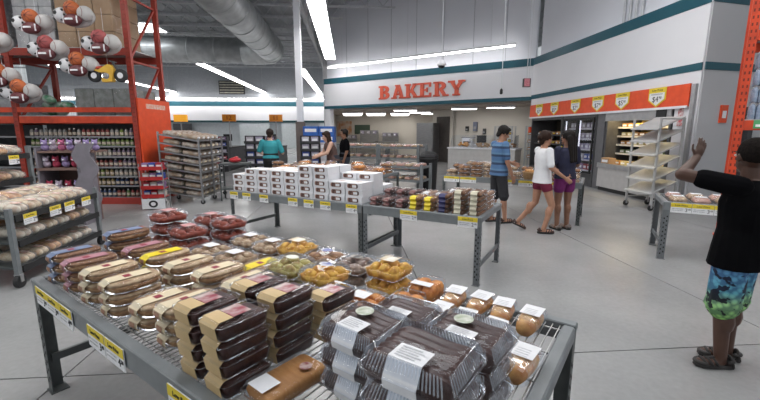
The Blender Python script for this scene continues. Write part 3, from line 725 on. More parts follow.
def cookie(label_m, key, fill=None, l=.30, w=.143):
    def f():
        h = .048; o = empty('cookie_pack'); shell(o, w, l, h, .02, .5, .92)
        b = MB()
        n = 9
        for k in range(n):
            for s in (-1, 1): b.ell((s * w * .22, -l * .40 + l * .80 * k / (n - 1), h * .5), w * .20, l * .055, h * .40, 8, 5)
        b.loft([ring(w * .82, l * .86, .02, .003), ring(w * .88, l * .90, .02, h * .42)])
        b.build('cookies', fill or F_COOK, o, True)
        b = MB(); ribbon(b, [(-l * .20, h + .0008), (-l * .46, h + .0008), (-l * .526, h * .5), (-l * .49, h * .05)], -w * .24, w * .24); b.build('label', label_m, o)
        return o
    return f
CK = {'dark': cookie(mat('dull_maroon_label', (.16, .03, .035), (.3, .2, .18), scale=30), 'd', food_mat('dark_fudge', (.11, .04, .03), (.05, .02, .015))), 'yel': cookie(L_YEL, 'y', food_mat('tan_cookie', (.42, .22, .09), (.28, .13, .05))), 'navy': cookie(L_NAVY, 'n'), 'cream': cookie(mat('ivory_label', (.66, .62, .48), (.6, .55, .42)), 'c'), 'plain': cookie(M_PAPER, 'p', food_mat('pale_cookie', (.50, .33, .22), (.36, .2, .12)))}
CKN = {'dark': 'dark fudge pack', 'yel': 'cookie pack with yellow label', 'navy': 'cookie pack with navy label', 'cream': 'cookie pack with ivory label', 'plain': 'pale cookie pack with white label'}
for i, (kd, n) in enumerate((('dark', 2), ('dark', 2), ('dark', 2), ('yel', 3), ('yel', 3), ('navy', 4), ('cream', 5), ('cream', 5))):
    for k in range(n):
        spawn('ck' + kd, CK[kd], local(T2, .10 + i * .166, .21, .7015 + k * .0505), T_RZ + R(random.uniform(-1.5, 1.5)), '%s, front row, %s from left, %s' % (CKN[kd], ORD[i], level(k, n)), 'cookie pack', 'cookie packs')
for i, (kd, n) in enumerate((('dark', 3), ('dark', 3), ('dark', 3), ('plain', 3), ('plain', 3), ('plain', 4), ('cream', 4), ('plain', 4))):
    for k in range(n):
        spawn('ck' + kd, CK[kd], local(T2, .10 + i * .166, .55, .7015 + k * .0505), T_RZ + R(random.uniform(-1.5, 1.5)), '%s, back row, %s from left, %s' % (CKN[kd], ORD[i], level(k, n)), 'cookie pack', 'cookie packs')
# ================================================================ PEOPLE
def remesh(mb, voxel, m_, name, smooth=4):
    me = mb.mesh('tmp', m_); ob = bpy.data.objects.new('tmp', me); COL.objects.link(ob)
    md = ob.modifiers.new('r', 'REMESH'); md.mode = 'VOXEL'; md.voxel_size = voxel; md.adaptivity = 0
    sm = ob.modifiers.new('s', 'SMOOTH'); sm.factor = .5; sm.iterations = smooth
    dg = bpy.context.evaluated_depsgraph_get()
    out = bpy.data.meshes.new_from_object(ob.evaluated_get(dg)); bpy.data.objects.remove(ob); bpy.data.meshes.remove(me)
    out.name = name; out.materials.clear(); out.materials.append(m_)
    out.polygons.foreach_set('use_smooth', [True] * len(out.polygons)); out.update()
    return out
def ering(c, rx, ry, n=16, yaw=0.0):
    return [(c[0] + rx * math.cos(a) * math.cos(yaw) - ry * math.sin(a) * math.sin(yaw), c[1] + rx * math.cos(a) * math.sin(yaw) + ry * math.sin(a) * math.cos(yaw), c[2]) for a in [2 * PI * k / n for k in range(n)]]
def stripes_mat(name, cols, freq, axis='Z'):
    m_ = mat(name, cols[0], cols[0], rough=.8); nt_ = m_.node_tree
    tc_ = nt_.nodes.new('ShaderNodeTexCoord'); sp = nt_.nodes.new('ShaderNodeSeparateXYZ'); nt_.links.new(tc_.outputs['Object'], sp.inputs[0])
    mu = nt_.nodes.new('ShaderNodeMath'); mu.operation = 'MULTIPLY'; mu.inputs[1].default_value = freq; nt_.links.new(sp.outputs[axis], mu.inputs[0])
    fr = nt_.nodes.new('ShaderNodeMath'); fr.operation = 'FRACT'; nt_.links.new(mu.outputs[0], fr.inputs[0])
    cr_ = nt_.nodes.new('ShaderNodeValToRGB'); cr_.color_ramp.interpolation = 'CONSTANT'
    el = cr_.color_ramp.elements; el[0].position = 0; el[0].color = (*cols[0], 1); el[1].position = .5; el[1].color = (*cols[1 % len(cols)], 1)
    if len(cols) > 2: e = el.new(.78); e.color = (*cols[2], 1)
    nt_.links.new(fr.outputs[0], cr_.inputs[0]); nt_.links.new(cr_.outputs[0], nt_.nodes['Principled BSDF'].inputs['Base Color'])
    return m_
def board_shorts():
    m_ = mat('board_shorts', (.1, .3, .5), rough=.7); nt_ = m_.node_tree; bs = nt_.nodes['Principled BSDF']
    tc_ = nt_.nodes.new('ShaderNodeTexCoord'); sp = nt_.nodes.new('ShaderNodeSeparateXYZ'); nt_.links.new(tc_.outputs['Object'], sp.inputs[0])
    mr = nt_.nodes.new('ShaderNodeMapRange'); mr.inputs[1].default_value = .36; mr.inputs[2].default_value = .74; nt_.links.new(sp.outputs['Z'], mr.inputs[0])
    g_ = nt_.nodes.new('ShaderNodeValToRGB'); el = g_.color_ramp.elements
    el[0].position = 0; el[0].color = (.30, .62, .16, 1); el[1].position = 1; el[1].color = (.12, .30, .62, 1); e = el.new(.30); e.color = (.34, .62, .28, 1); e = el.new(.5); e.color = (.12, .42, .52, 1)
    nt_.links.new(mr.outputs[0], g_.inputs[0])
    vo = nt_.nodes.new('ShaderNodeTexVoronoi'); vo.inputs['Scale'].default_value = 26; nt_.links.new(tc_.outputs['Object'], vo.inputs['Vector'])
    c2 = nt_.nodes.new('ShaderNodeValToRGB'); c2.color_ramp.elements[0].position = .25; c2.color_ramp.elements[0].color = (1, 1, 1, 1); c2.color_ramp.elements[1].position = .6; c2.color_ramp.elements[1].color = (.35, .38, .5, 1)
    nt_.links.new(vo.outputs['Distance'], c2.inputs[0])
    nz_ = nt_.nodes.new('ShaderNodeTexNoise'); nz_.inputs['Scale'].default_value = 17; nt_.links.new(tc_.outputs['Object'], nz_.inputs['Vector'])
    c3 = nt_.nodes.new('ShaderNodeValToRGB'); c3.color_ramp.elements[0].position = .56; c3.color_ramp.elements[0].color = (1, 1, 1, 1); c3.color_ramp.elements[1].position = .60; c3.color_ramp.elements[1].color = (.03, .03, .08, 1)
    nt_.links.new(nz_.outputs['Fac'], c3.inputs[0])
    a_ = nt_.nodes.new('ShaderNodeMixRGB'); a_.blend_type = 'MULTIPLY'; a_.inputs[0].default_value = 1; nt_.links.new(g_.outputs[0], a_.inputs[1]); nt_.links.new(c2.outputs[0], a_.inputs[2])
    b_ = nt_.nodes.new('ShaderNodeMixRGB'); b_.blend_type = 'MULTIPLY'; b_.inputs[0].default_value = 1; nt_.links.new(a_.outputs[0], b_.inputs[1]); nt_.links.new(c3.outputs[0], b_.inputs[2])
    nt_.links.new(b_.outputs[0], bs.inputs['Base Color'])
    return m_
def hand(b, w, d, up, s, thumb, curl=.25, spread=.10):
    # w wrist, d direction of the fingers, up = back-of-hand normal, thumb = +1/-1 side
    d = d.normalized(); side = d.cross(up).normalized(); up = side.cross(d).normalized()
    q = Matrix((side, d, up)).transposed()
    b.ell(w + d * .045 * s, .040 * s, .056 * s, .017 * s, 10, 6, q)
    for i, (off, ln) in enumerate(((-.030, .066), (-.010, .076), (.011, .071), (.031, .055))):
        base = w + d * .085 * s + side * off * s; dd = (d + side * off * spread * 30 * .1 + side * off * 3.0 * spread).normalized()
        k1 = base + dd * ln * .5 * s - up * curl * .012 * s; k2 = base + dd * ln * s - up * curl * .045 * s
        b.limb(base - d * .02 * s, k1, .0092 * s, .0085 * s, 8); b.limb(k1, k2, .0085 * s, .0070 * s, 8)
    t0 = w + d * .025 * s + side * thumb * .030 * s; t1 = t0 + (side * thumb * .8 + d * .6) * .035 * s; t2 = t1 + (side * thumb * .35 + d) * .032 * s
    b.limb(t0, t1, .0115 * s, .0100 * s, 8); b.limb(t1, t2, .0100 * s, .0078 * s, 8)
def person(loc, rz, h, label, skin, J=None, hair=None, hair_m=None, top=None, top_m=None, bottom=None, bottom_m=None, shoe_m=None, head_yaw=0.0, head_pitch=0.0, voxel=.008, build=1.0, world=None, toes=None, glasses=False, extras=None, foot_lift=(0, 0), hip_w=1.0):
    s = h / 1.6
    j = dict(pel=(0, 0, .86), waist=(0, .0, 1.00), chest=(0, .0, 1.18), neck=(0, -.005, 1.345), head=(0, .015, 1.485),
             shL=(-.165, -.005, 1.30), shR=(.165, -.005, 1.30), elL=(-.215, -.02, 1.04), elR=(.215, -.02, 1.04), wrL=(-.225, .06, .82), wrR=(.225, .06, .82),
             hipL=(-.085, 0, .84), hipR=(.085, 0, .84), knL=(-.09, .015, .46), knR=(.09, .015, .46), anL=(-.09, -.01, .075), anR=(.09, -.01, .075))
    if J: j.update(J)
    j = {k: Vector(v) * s for k, v in j.items()}
    rot = Matrix.Rotation(-rz, 3, 'Z'); L0 = Vector(loc)
    if world:
        for k, v in world.items(): j[k] = rot @ (Vector(v) - L0)
    j0 = dict(j)
    B = build
    b = MB()
    def torso(b, e, z0=None, zmax=True):
        P, Wa, C, N = j['pel'], j['waist'], j['chest'], j['neck']
        sh = (j['shL'] + j['shR']) / 2
        rings = [ering(P - Vector((0, 0, .07 * s)), (.12 * hip_w * B + e) * s, (.095 * B + e) * s), ering(P, (.158 * hip_w * B + e) * s, (.112 * B + e) * s), ering(Wa, (.132 * B + e) * s, (.098 * B + e) * s), ering(C, (.152 * B + e) * s, (.108 * B + e) * s), ering(sh - Vector((0, 0, .02 * s)), (.150 * B + e) * s, (.085 * B + e) * s), ering(sh + Vector((0, 0, .035 * s)), (.085 * B + e * .6) * s, (.060 * B + e * .6) * s)]
        return rings
    b.loft(torso(b, 0)); H_ = j['head']; N = j['neck']
    b.limb(N - Vector((0, 0, .05 * s)), N.lerp(H_, .45), .056 * s, .052 * s)
    for S in 'LR':
        b.limb(j['sh' + S], j['el' + S], .047 * s * B, .037 * s * B); b.limb(j['el' + S], j['wr' + S], .037 * s * B, .024 * s * B)
        b.limb(j['hip' + S], j['kn' + S], .080 * s * B, .052 * s * B); b.limb(j['kn' + S], j['an' + S], .050 * s * B, .034 * s * B)
        mid = j['kn' + S].lerp(j['an' + S], .30) - Vector((0, .012 * s, 0)); b.ell(mid, .052 * s * B, .055 * s * B, .10 * s, 10, 6)
        fd = Vector((0, 1, 0)) if not toes else (rot @ Vector(toes[0 if S == 'L' else 1])).normalized()
        a = j['an' + S]; q = Vector((0, 1, 0)).rotation_difference(fd).to_matrix()
        b.ell(a + fd * .055 * s + Vector((0, 0, -.037 * s)), .040 * s, .115 * s, .032 * s, 10, 6, q)
        dd = (j['wr' + S] - j['el' + S]).normalized()
        hd = dd if not (extras and 'hand' + S in extras) else rot @ Vector(extras['hand' + S])
        upv = Vector((-1 if S == 'L' else 1, 0, 0)) if not (extras and 'palm' + S in extras) else rot @ Vector(extras['palm' + S])
        hand(b, j['wr' + S], hd, upv, s * .95, (1 if S == 'L' else -1) * (extras.get('thumb' + S, 1) if extras else 1), curl=.9 if not (extras and 'hand' + S in extras) else .35, spread=.12 if not (extras and 'hand' + S in extras) else .3)
    # head
    hq = (Matrix.Rotation(head_yaw, 3, 'Z') @ Matrix.Rotation(head_pitch, 3, 'X'))
    def hp(x, y, z): return H_ + hq @ Vector((x, y, z)) * s
    b.ell(hp(0, -.012, .02), .074 * s, .092 * s, .098 * s, 14, 10, hq); b.ell(hp(0, .022, -.045), .055 * s, .064 * s, .070 * s, 12, 8, hq)
    b.limb(hp(0, .086, .012), hp(0, .102, -.022), .010 * s, .014 * s, 8); b.ell(hp(0, .076, -.062), .022 * s, .014 * s, .010 * s, 8, 5, hq)
    b.ell(hp(0, .073, -.095), .024 * s, .018 * s, .016 * s, 8, 5, hq)
    for x in (-1, 1): b.ell(hp(x * .076, -.005, -.008), .010 * s, .020 * s, .030 * s, 8, 6, hq); b.ell(hp(x * .03, .072, .028), .022 * s, .010 * s, .008 * s, 8, 5, hq)
    me = remesh(b, voxel, skin, 'person')
    o = put('person', me, None, loc, rz); tag(o, label, 'person')
    # face
    for x in (-1, 1):
        e = MB(); e.ell(hp(x * .031, .079, .006), .013 * s, .008 * s, .008 * s, 8, 6, hq); eo = e.build('eye', mat('eye_white', (.75, .73, .70), rough=.3), o, True)
        e = MB(); e.ell(hp(x * .031, .0855, .006), .006 * s, .003 * s, .006 * s, 8, 5, hq); e.build('iris', M_BLACK, eo, True)
        e = MB(); e.ell(hp(x * .031, .084, .030), .017 * s, .005 * s, .004 * s, 8, 5, hq); e.build('eyebrow', hair_m, o, True)
    e = MB(); e.ell(hp(0, .089, -.062), .019 * s, .005 * s, .005 * s, 8, 5, hq); e.build('mouth', mat('lips', (.32, .12, .10), rough=.5), o, True)
    # hair
    hb = MB(); vh = voxel
    hb.ell(hp(0, -.026, .036), .084 * s, .096 * s, .094 * s, 16, 10, hq)
    if hair != 'crop':
        hb.ell(hp(0, .035, .085), .070 * s, .052 * s, .034 * s, 12, 8, hq)
        for x in (-1, 1): hb.ell(hp(x * .070, -.01, .03), .020 * s, .060 * s, .062 * s, 10, 6, hq)
        hb.ell(hp(0, -.075, -.03), .060 * s, .035 * s, .070 * s, 10, 6, hq)
    if hair == 'long':
        for x in (-1, 0, 1): hb.limb(hp(x * .05, -.07, .0), hp(x * .065, -.085 if x == 0 else -.06, -.26), .042 * s, .030 * s)
    if hair == 'verylong':
        for x in (-1, 0, 1): hb.limb(hp(x * .055, -.075, .0), hp(x * .05, -.13, -.36), .045 * s, .030 * s)
    if hair == 'bun': hb.ell(hp(0, -.115, .02), .042 * s, .036 * s, .042 * s, 10, 8, hq)
    if hair == 'side':
        for x in (-1, 1):
            hb.limb(hp(x * .075, -.01, .0), hp(x * .085, .03, -.24), .030 * s, .028 * s); hb.limb(hp(x * .06, -.06, -.02), hp(x * .08, -.04, -.26), .036 * s, .03 * s)
    ho = put('hair', remesh(hb, voxel, hair_m, 'hair', 3), o)
    # top: hem z, sleeve fraction (0 none .. 1 elbow .. 2 wrist)
    if top:
        hem, slv = top
        tb = MB(); rings = torso(tb, .016)
        Pz = j['pel']; hz = hem * s
        rr = [ering((Pz.x, Pz.y, hz), (.158 * hip_w * B + .026) * s, (.112 * B + .028) * s)]
        rings = rr + [r for r in rings[1:] if r[0][2] > hz + .03]
        tb.loft(rings)
        for S in 'LR':
            a, c = j['sh' + S], j['el' + S]
            if slv > 0:
                e_ = a.lerp(c, min(1, slv)); a2 = a + Vector((-a.x * .03, 0, -.003 * s)); tb.limb(a2, e_, .061 * s * B, .057 * s * B)
                if slv > 1: tb.limb(c, c.lerp(j['wr' + S], slv - 1), .052 * s * B, .040 * s * B)
            else: tb.ell(a - Vector((a.x * .25, 0, 0)), .035 * s, .050 * s, .045 * s)
        put('shirt', remesh(tb, voxel, top_m, 'shirt', 3), o)
    if bottom:
        wz, frac, flare = bottom
        bb = MB(); P = j['pel']
        bb.loft([ering(P - Vector((0, 0, .10 * s)), (.135 * hip_w * B) * s, (.105 * B) * s), ering(P - Vector((0, 0, .02)), (.162 * hip_w * B + .012) * s, (.115 * B + .012) * s), ering((P.x, P.y, wz * s), (.145 * hip_w * B + .012) * s, (.104 * B + .012) * s)])
        for S in 'LR':
            a, c, d_ = j['hip' + S], j['kn' + S], j['an' + S]
            e_ = a.lerp(c, min(1, frac)); bb.limb(a - Vector((0, 0, .02)), e_, .090 * s * B, (.080 - .018 * min(1, frac)) * s * B + flare * s)
            if frac > 1: bb.limb(c, c.lerp(d_, frac - 1), .068 * s * B + flare * s, .055 * s * B + flare * s)
        put('trousers' if frac > 1.3 else 'shorts', remesh(bb, voxel, bottom_m, 'shorts', 3), o)
    if shoe_m:
        for S in 'LR':
            fd = Vector((0, 1, 0)) if not toes else (rot @ Vector(toes[0 if S == 'L' else 1])).normalized()
            a = j['an' + S]; sd = Vector((fd.y, -fd.x, 0)); sb = MB()
            out = [(-.085, -.030), (-.095, 0), (-.085, .030), (0, .036), (.07, .044), (.12, .040), (.155, .012), (.155, -.014), (.12, -.040), (.07, -.042), (0, -.036)]
            base = a.z - .072 * s
            rg = []
            for z, k in ((0, .98), (.014, 1.04), (.028, 1.0)): rg.append([tuple(a + fd * (u * k + .005) * s + sd * v * k * s + Vector((0, 0, base + z * s - a.z))) for u, v in out])
            sb.loft(rg); so = sb.build('shoe', mat('dark_sole', (.05, .045, .045), (.03, .03, .03), rough=.7), o)
            ub = MB()   # strapped upper
            for u in (-.06, .03, .065, .10):
                pts = []
                for t in range(9):
                    an = PI * t / 8; hgt = .062 if u > 0 else .085
                    pts.append(tuple(a + fd * (u + (.02 * math.sin(an) if u > 0 else 0)) * s + sd * math.cos(an) * .043 * s + Vector((0, 0, base - a.z + (.022 + (hgt - .022) * math.sin(an)) * s))))
                ub.tube(pts, .010 * s, 6)
            tp = [tuple(a + fd * (.10 + .052 * math.sin(PI * t / 8)) * s + sd * .040 * math.cos(PI * t / 8) * s + Vector((0, 0, base - a.z + .034 * s))) for t in range(9)]
            ub.tube(tp, .016 * s, 8); ub.tube([tuple(a + fd * .10 * s + Vector((0, 0, base - a.z + .060 * s))), tuple(a + fd * .02 * s + Vector((0, 0, base - a.z + .066 * s)))], .014 * s, 6)
            hl = [tuple(a + fd * (-.03 - .055 * math.sin(PI * t / 8)) * s + sd * .038 * math.cos(PI * t / 8) * s + Vector((0, 0, base - a.z + .055 * s))) for t in range(9)]
            ub.tube(hl, .012 * s, 6)
            ub.build('strap_upper', shoe_m, so, True)
    if glasses:
        g_ = MB()
        for x in (-1, 1):
            cpt = [tuple(hp(x * .033 + .020 * math.cos(2 * PI * k / 12), .094, .006 + .015 * math.sin(2 * PI * k / 12))) for k in range(13)]
            g_.tube(cpt, .0025 * s, 5); g_.tube([tuple(hp(x * .053, .092, .010)), tuple(hp(x * .078, .0, .008))], .0025 * s, 5)
        g_.tube([tuple(hp(-.013, .094, .008)), tuple(hp(.013, .094, .008))], .0025 * s, 5)
        g_.build('glasses', M_BLACK, o)
    return o, j, hp
SK_DARK = mat('deep_brown_skin', (.085, .038, .024), (.070, .031, .020), rough=.5, scale=12)
SK_TAN = mat('tan_skin', (.42, .22, .14), (.38, .19, .12), rough=.5, scale=12)
SK_BROWN = mat('brown_skin', (.24, .12, .075), (.21, .10, .062), rough=.5, scale=12)
SK_FAIR = mat('fair_skin', (.58, .36, .27), (.53, .32, .24), rough=.5, scale=12)
H_BLACK = mat('black_hair', (.010, .008, .008), (.018, .014, .012), rough=.55, scale=60, spec=.15)
H_BROWN = mat('dark_brown_hair', (.035, .018, .012), (.022, .011, .008), rough=.55, scale=60, spec=.15)
C_BLACK = mat('black_tshirt', (.006, .006, .007), (.004, .004, .005), rough=.95, scale=6, spec=.05)
# boy waving on the right
bl = (2.31, 2.42, 0)
po, jj, hp = person(bl, R(30), 1.50, 'boy in black T-shirt and blue-green board shorts, one hand raised', SK_DARK, hair='crop', hair_m=mat('cropped_black_hair', (.012, .010, .010), (.02, .016, .014), rough=.95, scale=90, bump=.6, spec=.05), top=(.74, .62), top_m=C_BLACK, bottom=(.80, 1.04, .030), bottom_m=board_shorts(), shoe_m=mat('black_sandal', (.022, .02, .02), (.035, .03, .03), rough=.6), voxel=.0058, build=1.14,
   J=dict(anL=(-.075, -.02, .075), anR=(.085, .0, .075), knL=(-.08, .01, .46), knR=(.088, .02, .46), elR=(.235, .03, 1.05), wrR=(.24, .14, .83)),
   world=dict(elL=(1.945, 2.50, 1.275), wrL=(2.085, 2.58, 1.375)), toes=((-.95, .12, 0), (-.84, .36, 0)), extras=dict(handL=(.30, .12, .62), palmL=(.15, -1, .2), thumbL=-1), head_yaw=R(-35))
b = MB(); b.bbox(-.012, .012, -.001, .001, 0, .012, .002)
lg_ = b.build('chest_mark', M_PAPER, po); lg_.location = (.13, -.125, 1.24)
# girl in the white shirt
person((2.475, 5.92, 0), R(-82), 1.55, 'girl in loose white shirt, maroon shorts and glasses, striding', SK_TAN, hair='bun', hair_m=H_BROWN, top=(.80, .85), top_m=mat('white_cotton', (.78, .78, .80), (.70, .70, .73), rough=.85, scale=9), bottom=(.90, .30, .012), bottom_m=mat('maroon_cloth', (.20, .015, .05), rough=.8), shoe_m=mat('brown_shoe', (.06, .03, .025), rough=.6), voxel=.008, build=1.0, glasses=True, head_yaw=R(10),
   world=dict(knR=(2.60, 5.80, .44), anR=(2.50, 5.80, .075), knL=(2.44, 6.02, .46), anL=(2.20, 6.08, .125), elR=(2.50, 5.70, 1.02), wrR=(2.72, 5.70, .87), elL=(2.62, 6.10, 1.02), wrL=(2.80, 6.02, .92)), toes=((.75, .1, -.35), (.97, -.15, 0)))
# girl in the navy top
person((2.90, 6.08, 0), R(12), 1.56, 'girl in navy top and purple shorts with long black hair', SK_BROWN, hair='verylong', hair_m=H_BLACK, top=(.84, .75), top_m=mat('navy_cloth', (.016, .018, .05), (.012, .013, .035), rough=.8), bottom=(.92, .42, .018), bottom_m=mat('purple_cloth', (.17, .015, .13), rough=.8), shoe_m=mat('grey_shoe', (.25, .21, .19), rough=.7), voxel=.008, build=1.03, head_yaw=R(20),
   J=dict(elR=(.225, .02, 1.05), wrR=(.20, .20, .94), elL=(-.22, .03, 1.04), wrL=(-.16, .2, .92)))
# boy in the striped blue shirt
person((2.0, 6.55, 0), R(-75), 1.64, 'boy in blue striped T-shirt and dark shorts looking down', SK_TAN, hair='short', hair_m=H_BLACK, top=(.80, .75), top_m=stripes_mat('blue_striped_cotton', [(.075, .16, .31), (.03, .055, .12), (.11, .22, .36)], 7.5), bottom=(.90, 1.05, .02), bottom_m=mat('charcoal_shorts', (.03, .03, .035), rough=.85), shoe_m=mat('brown_shoe', (.06, .03, .025), rough=.6), voxel=.008, head_pitch=R(-26), head_yaw=R(-6),
   J=dict(head=(0, .055, 1.475), neck=(0, .01, 1.35), elR=(.20, .02, 1.03), wrR=(.19, .13, .80), elL=(-.20, .12, 1.06), wrL=(-.17, .34, .98), anR=(.09, .10, .075), knR=(.09, .06, .46), anL=(-.09, -.06, .075)))
# man in the teal polo
person((-2.66, 9.55, 0), R(6), 1.60, 'man in teal polo shirt and black trousers seen from behind', SK_FAIR, hair='short', hair_m=mat('short_dark_hair', (.03, .02, .017), rough=.6, spec=.15), top=(.90, .85), top_m=mat('teal_polo', (.035, .30, .34), (.028, .26, .30), rough=.8), bottom=(1.02, 1.9, .012), bottom_m=mat('black_trousers', (.012, .012, .014), rough=.8), shoe_m=M_BLACK, voxel=.010, build=1.14, J=dict(shL=(-.19, 0, 1.29), shR=(.19, 0, 1.29), elL=(-.28, .02, 1.05), elR=(.28, .02, 1.03), wrL=(-.26, .24, 1.0), wrR=(.26, .24, 1.0)))
# woman leaning over the pastry table
person((-1.12, 9.42, 0), R(112), 1.58, 'woman in brown tank top with long dark hair leaning over pastries', SK_FAIR, hair='side', hair_m=H_BROWN, top=(.86, 0), top_m=mat('brown_dotted_cloth', (.16, .09, .075), (.05, .03, .03), rough=.8, scale=60), bottom=(1.0, 1.9, .01), bottom_m=mat('dark_jeans', (.03, .035, .05), rough=.85), shoe_m=M_BLACK, voxel=.010, build=1.22, head_pitch=R(-18),
   J=dict(waist=(0, .03, 1.0), chest=(0, .08, 1.16), neck=(0, .12, 1.31), head=(0, .17, 1.44), shL=(-.18, .10, 1.27), shR=(.18, .10, 1.27), elL=(-.24, .22, 1.06), wrL=(-.16, .43, .98), elR=(.25, .18, 1.05), wrR=(.15, .38, .98)))
# person standing behind her
person((-.93, 10.35, 0), R(105), 1.60, 'person in black top standing behind the leaning woman', SK_BROWN, hair='short', hair_m=H_BLACK, top=(.88, .8), top_m=C_BLACK, bottom=(1.0, 1.9, .01), bottom_m=mat('dark_jeans', (.03, .035, .05), rough=.85), shoe_m=M_BLACK, voxel=.012, build=1.15)
# ================================================================ RIGHT SIDE: coolers, sign, wire rack, table, water rack
def WR(s, off): return CORN + dR * s + nR * off       # s metres from the inner corner, off towards the room
LR = (REND - CORN).length
RA = math.atan2(dR.y, dR.x)                             # wall frame: x along the wall towards the camera, y away from the room
def wr_root(name, s, off=0.0, z=0.0):
    p = WR(s, off); return empty(name, (p.x, p.y, z), RA)
# in the wall frame +y is the left of dR = -nR (into the wall)
# sign band
sb_ = wr_root('price_sign_band', 0.05, .02, 2.03)
b = MB(); b.box(0, 6.85, -.03, 0, .0, .44); b.build('orange_panel', M_ORANGE, sb_)
b = MB(); b.box(0, 6.85, -.05, -.031, -.03, .02); b.build('pale_edge', M_CARTON, sb_)
tag(sb_, 'orange price sign band with shield tags above the coolers', 'sign')
for k, (x, num, c) in enumerate(((.72, '$3', '98'), (1.75, '$5', '48'), (2.95, '$2', '98'), (4.0, '$7', '48'), (4.95, '$5', '98'), (6.05, '$4', '98'))):
    t_ = empty('shield', (x, -.032, .24)); t_.parent = sb_
    b = MB(); poly = [(-.24, .20), (-.24, -.06), (0, -.21), (.24, -.06), (.24, .20)]; b.prism_xz(poly, -.012, 0); b.build('board', M_YELLOW, t_)
    b = MB(); poly = [(-.21, .09), (-.21, -.045), (0, -.175), (.21, -.045), (.21, .09)]; b.prism_xz(poly, -.016, -.0125); b.build('white_panel', M_PAPER, t_)
    text('Low Price', t_, (0, -.014, .145), .075, (PI / 2, 0, 0)); text(num, t_, (-.03, -.018, -.05), .17, (PI / 2, 0, 0)); text(c, t_, (.10, -.018, -.02), .08, (PI / 2, 0, 0))
    b = MB(); b.box(-.16, .16, -.018, -.0165, .045, .075); b.build('print_line', mat('grey_print', (.30, .30, .33)), t_)
M_FRAME = mat('dark_cooler_frame', (.075, .075, .08), (.06, .06, .065), rough=.4)
M_ALU = mat('satin_aluminium', (.42, .42, .43), (.36, .36, .37), rough=.4, metal=.6)
# back of the coolers and their casing
def case(s0, s1, name, label, m_, z0=0.0, z1=2.0, deep=1.0):
    o = wr_root(name, s0)
    L = s1 - s0
    b = MB(); b.box(0, L, deep - .06, deep, z0, z1); b.build('back_panel', m_, o)
    for x in (0, L - .06):
        b = MB(); b.box(x, x + .06, .0, deep - .061, z0, z1); b.build('side_panel', M_FRAME, o)
    b = MB(); b.box(.061, L - .061, .0, deep - .061, z1 - .08, z1); b.build('top_panel', M_FRAME, o)
    return tag(o, label, 'cooler')
def shelf_rows(o, L, zs, m_, lip, deep=.75, y0=.12):
    for z in zs:
        b = MB(); b.box(.065, L - .065, y0, y0 + deep, z - .02, z); sh = b.build('shelf', m_, o)
        b = MB(); b.box(.065, L - .065, y0 - .012, y0 - .001, z - .03, z + .015); b.build('price_rail', lip, sh)
# 1: dark open bread case next to the corner
c1 = case(.15, 2.25, 'bread_case', 'dark open case of bread in the corner beside the glass doors', mat('dim_case', (.10, .085, .065), rough=.7))
shelf_rows(c1, 2.1, (.45, .80, 1.12, 1.42), M_DARK, M_DARK)
b = MB(); b.box(.065, 2.03, .02, .9, .0, .30); b.build('plinth', M_DARK, c1)
def in_case(o, x, y, z): return local(o, x, y, z)
def k_case_pack(m_, lm, w=.17, l=.22, h=.11, nm='wrapped_loaf'):
    def f():
        o = empty(nm)
        b = MB(); b.loft([ring(w * .9, l * .9, .03, .0), ring(w, l, .04, h * .4), ring(w * .9, l * .92, .04, h * .85), ring(w * .6, l * .7, .03, h)]); b.build('contents', m_, o, True)
        b = MB(); b.box(-w * .3, w * .3, -l / 2 - .004, -l / 2 - .001, h * .25, h * .65); b.build('label', lm, o)
        return o
    return f
for r_, z in enumerate((.45, .80, 1.12, 1.42)):
    for k in range(9):
        spawn('caseloaf%d' % (k % 3), k_case_pack((F_ROLL, F_PALE, F_COOK)[k % 3], (M_PAPER, L_CREAM, L_YEL)[k % 3]), in_case(c1, .20 + k * .21, .32, z + .001), RA, 'wrapped loaf, %s from the corner, shelf %s of dark bread case' % (ORD[k], ['one', 'two', 'three', 'four'][r_]), 'bread', 'loaves in the dark case')
# 2: glass door freezer, two doors
c2 = case(2.30, 4.00, 'glass_door_freezer', 'black two-door glass freezer stocked with coloured packs', mat('cold_case', (.16, .16, .19), rough=.6))
Z2 = (.42, .72, 1.02, 1.32, 1.62)
shelf_rows(c2, 1.7, Z2, M_ALU, mat('lit_rail', (.62, .60, .66), rough=.5), .6, .18)
b = MB(); b.box(.065, 1.63, .03, .9, 0, .34); b.build('plinth', M_FRAME, c2)
for x in (.075, .82, 1.60):
    b = MB(); b.box(x, x + .02, .06, .08, .45, 1.85); b.build('lamp_strip', mat('cool_case_lamp', (.92, .90, 1), (.92, .90, 1), emit=1.6), c2)
for k in range(2):
    dr = empty('door', (.065 + k * .787, -.045, .36)); dr.parent = c2
    b = MB(); w = .78; h = 1.56
    b.box(0, .05, 0, .04, 0, h); b.box(w - .05, w, 0, .04, 0, h); b.box(.05, w - .05, 0, .04, 0, .06); b.box(.05, w - .05, 0, .04, h - .06, h); b.build('door_frame', M_BLACK, dr)
    b = MB(); b.box(.051, w - .051, .015, .022, .061, h - .061); b.build('pane', M_GLASS, dr)
    b = MB(); x = w - .08 if k == 0 else .06; b.box(x, x + .02, -.035, -.01, .5, 1.0); b.box(x, x + .02, -.01, -.001, .5, .53); b.box(x, x + .02, -.01, -.001, .97, 1.0); b.build('handle', M_ALU, dr)
b = MB(); b.box(-.06, .06, -.012, 0, -.06, .06); yn = b.build('notice', M_YELLOW); yn.location = local(c2, .095, -.047, 1.02); yn.rotation_euler = (0, 0, RA); tag(yn, 'small yellow notice stuck on the black freezer frame', 'notice')
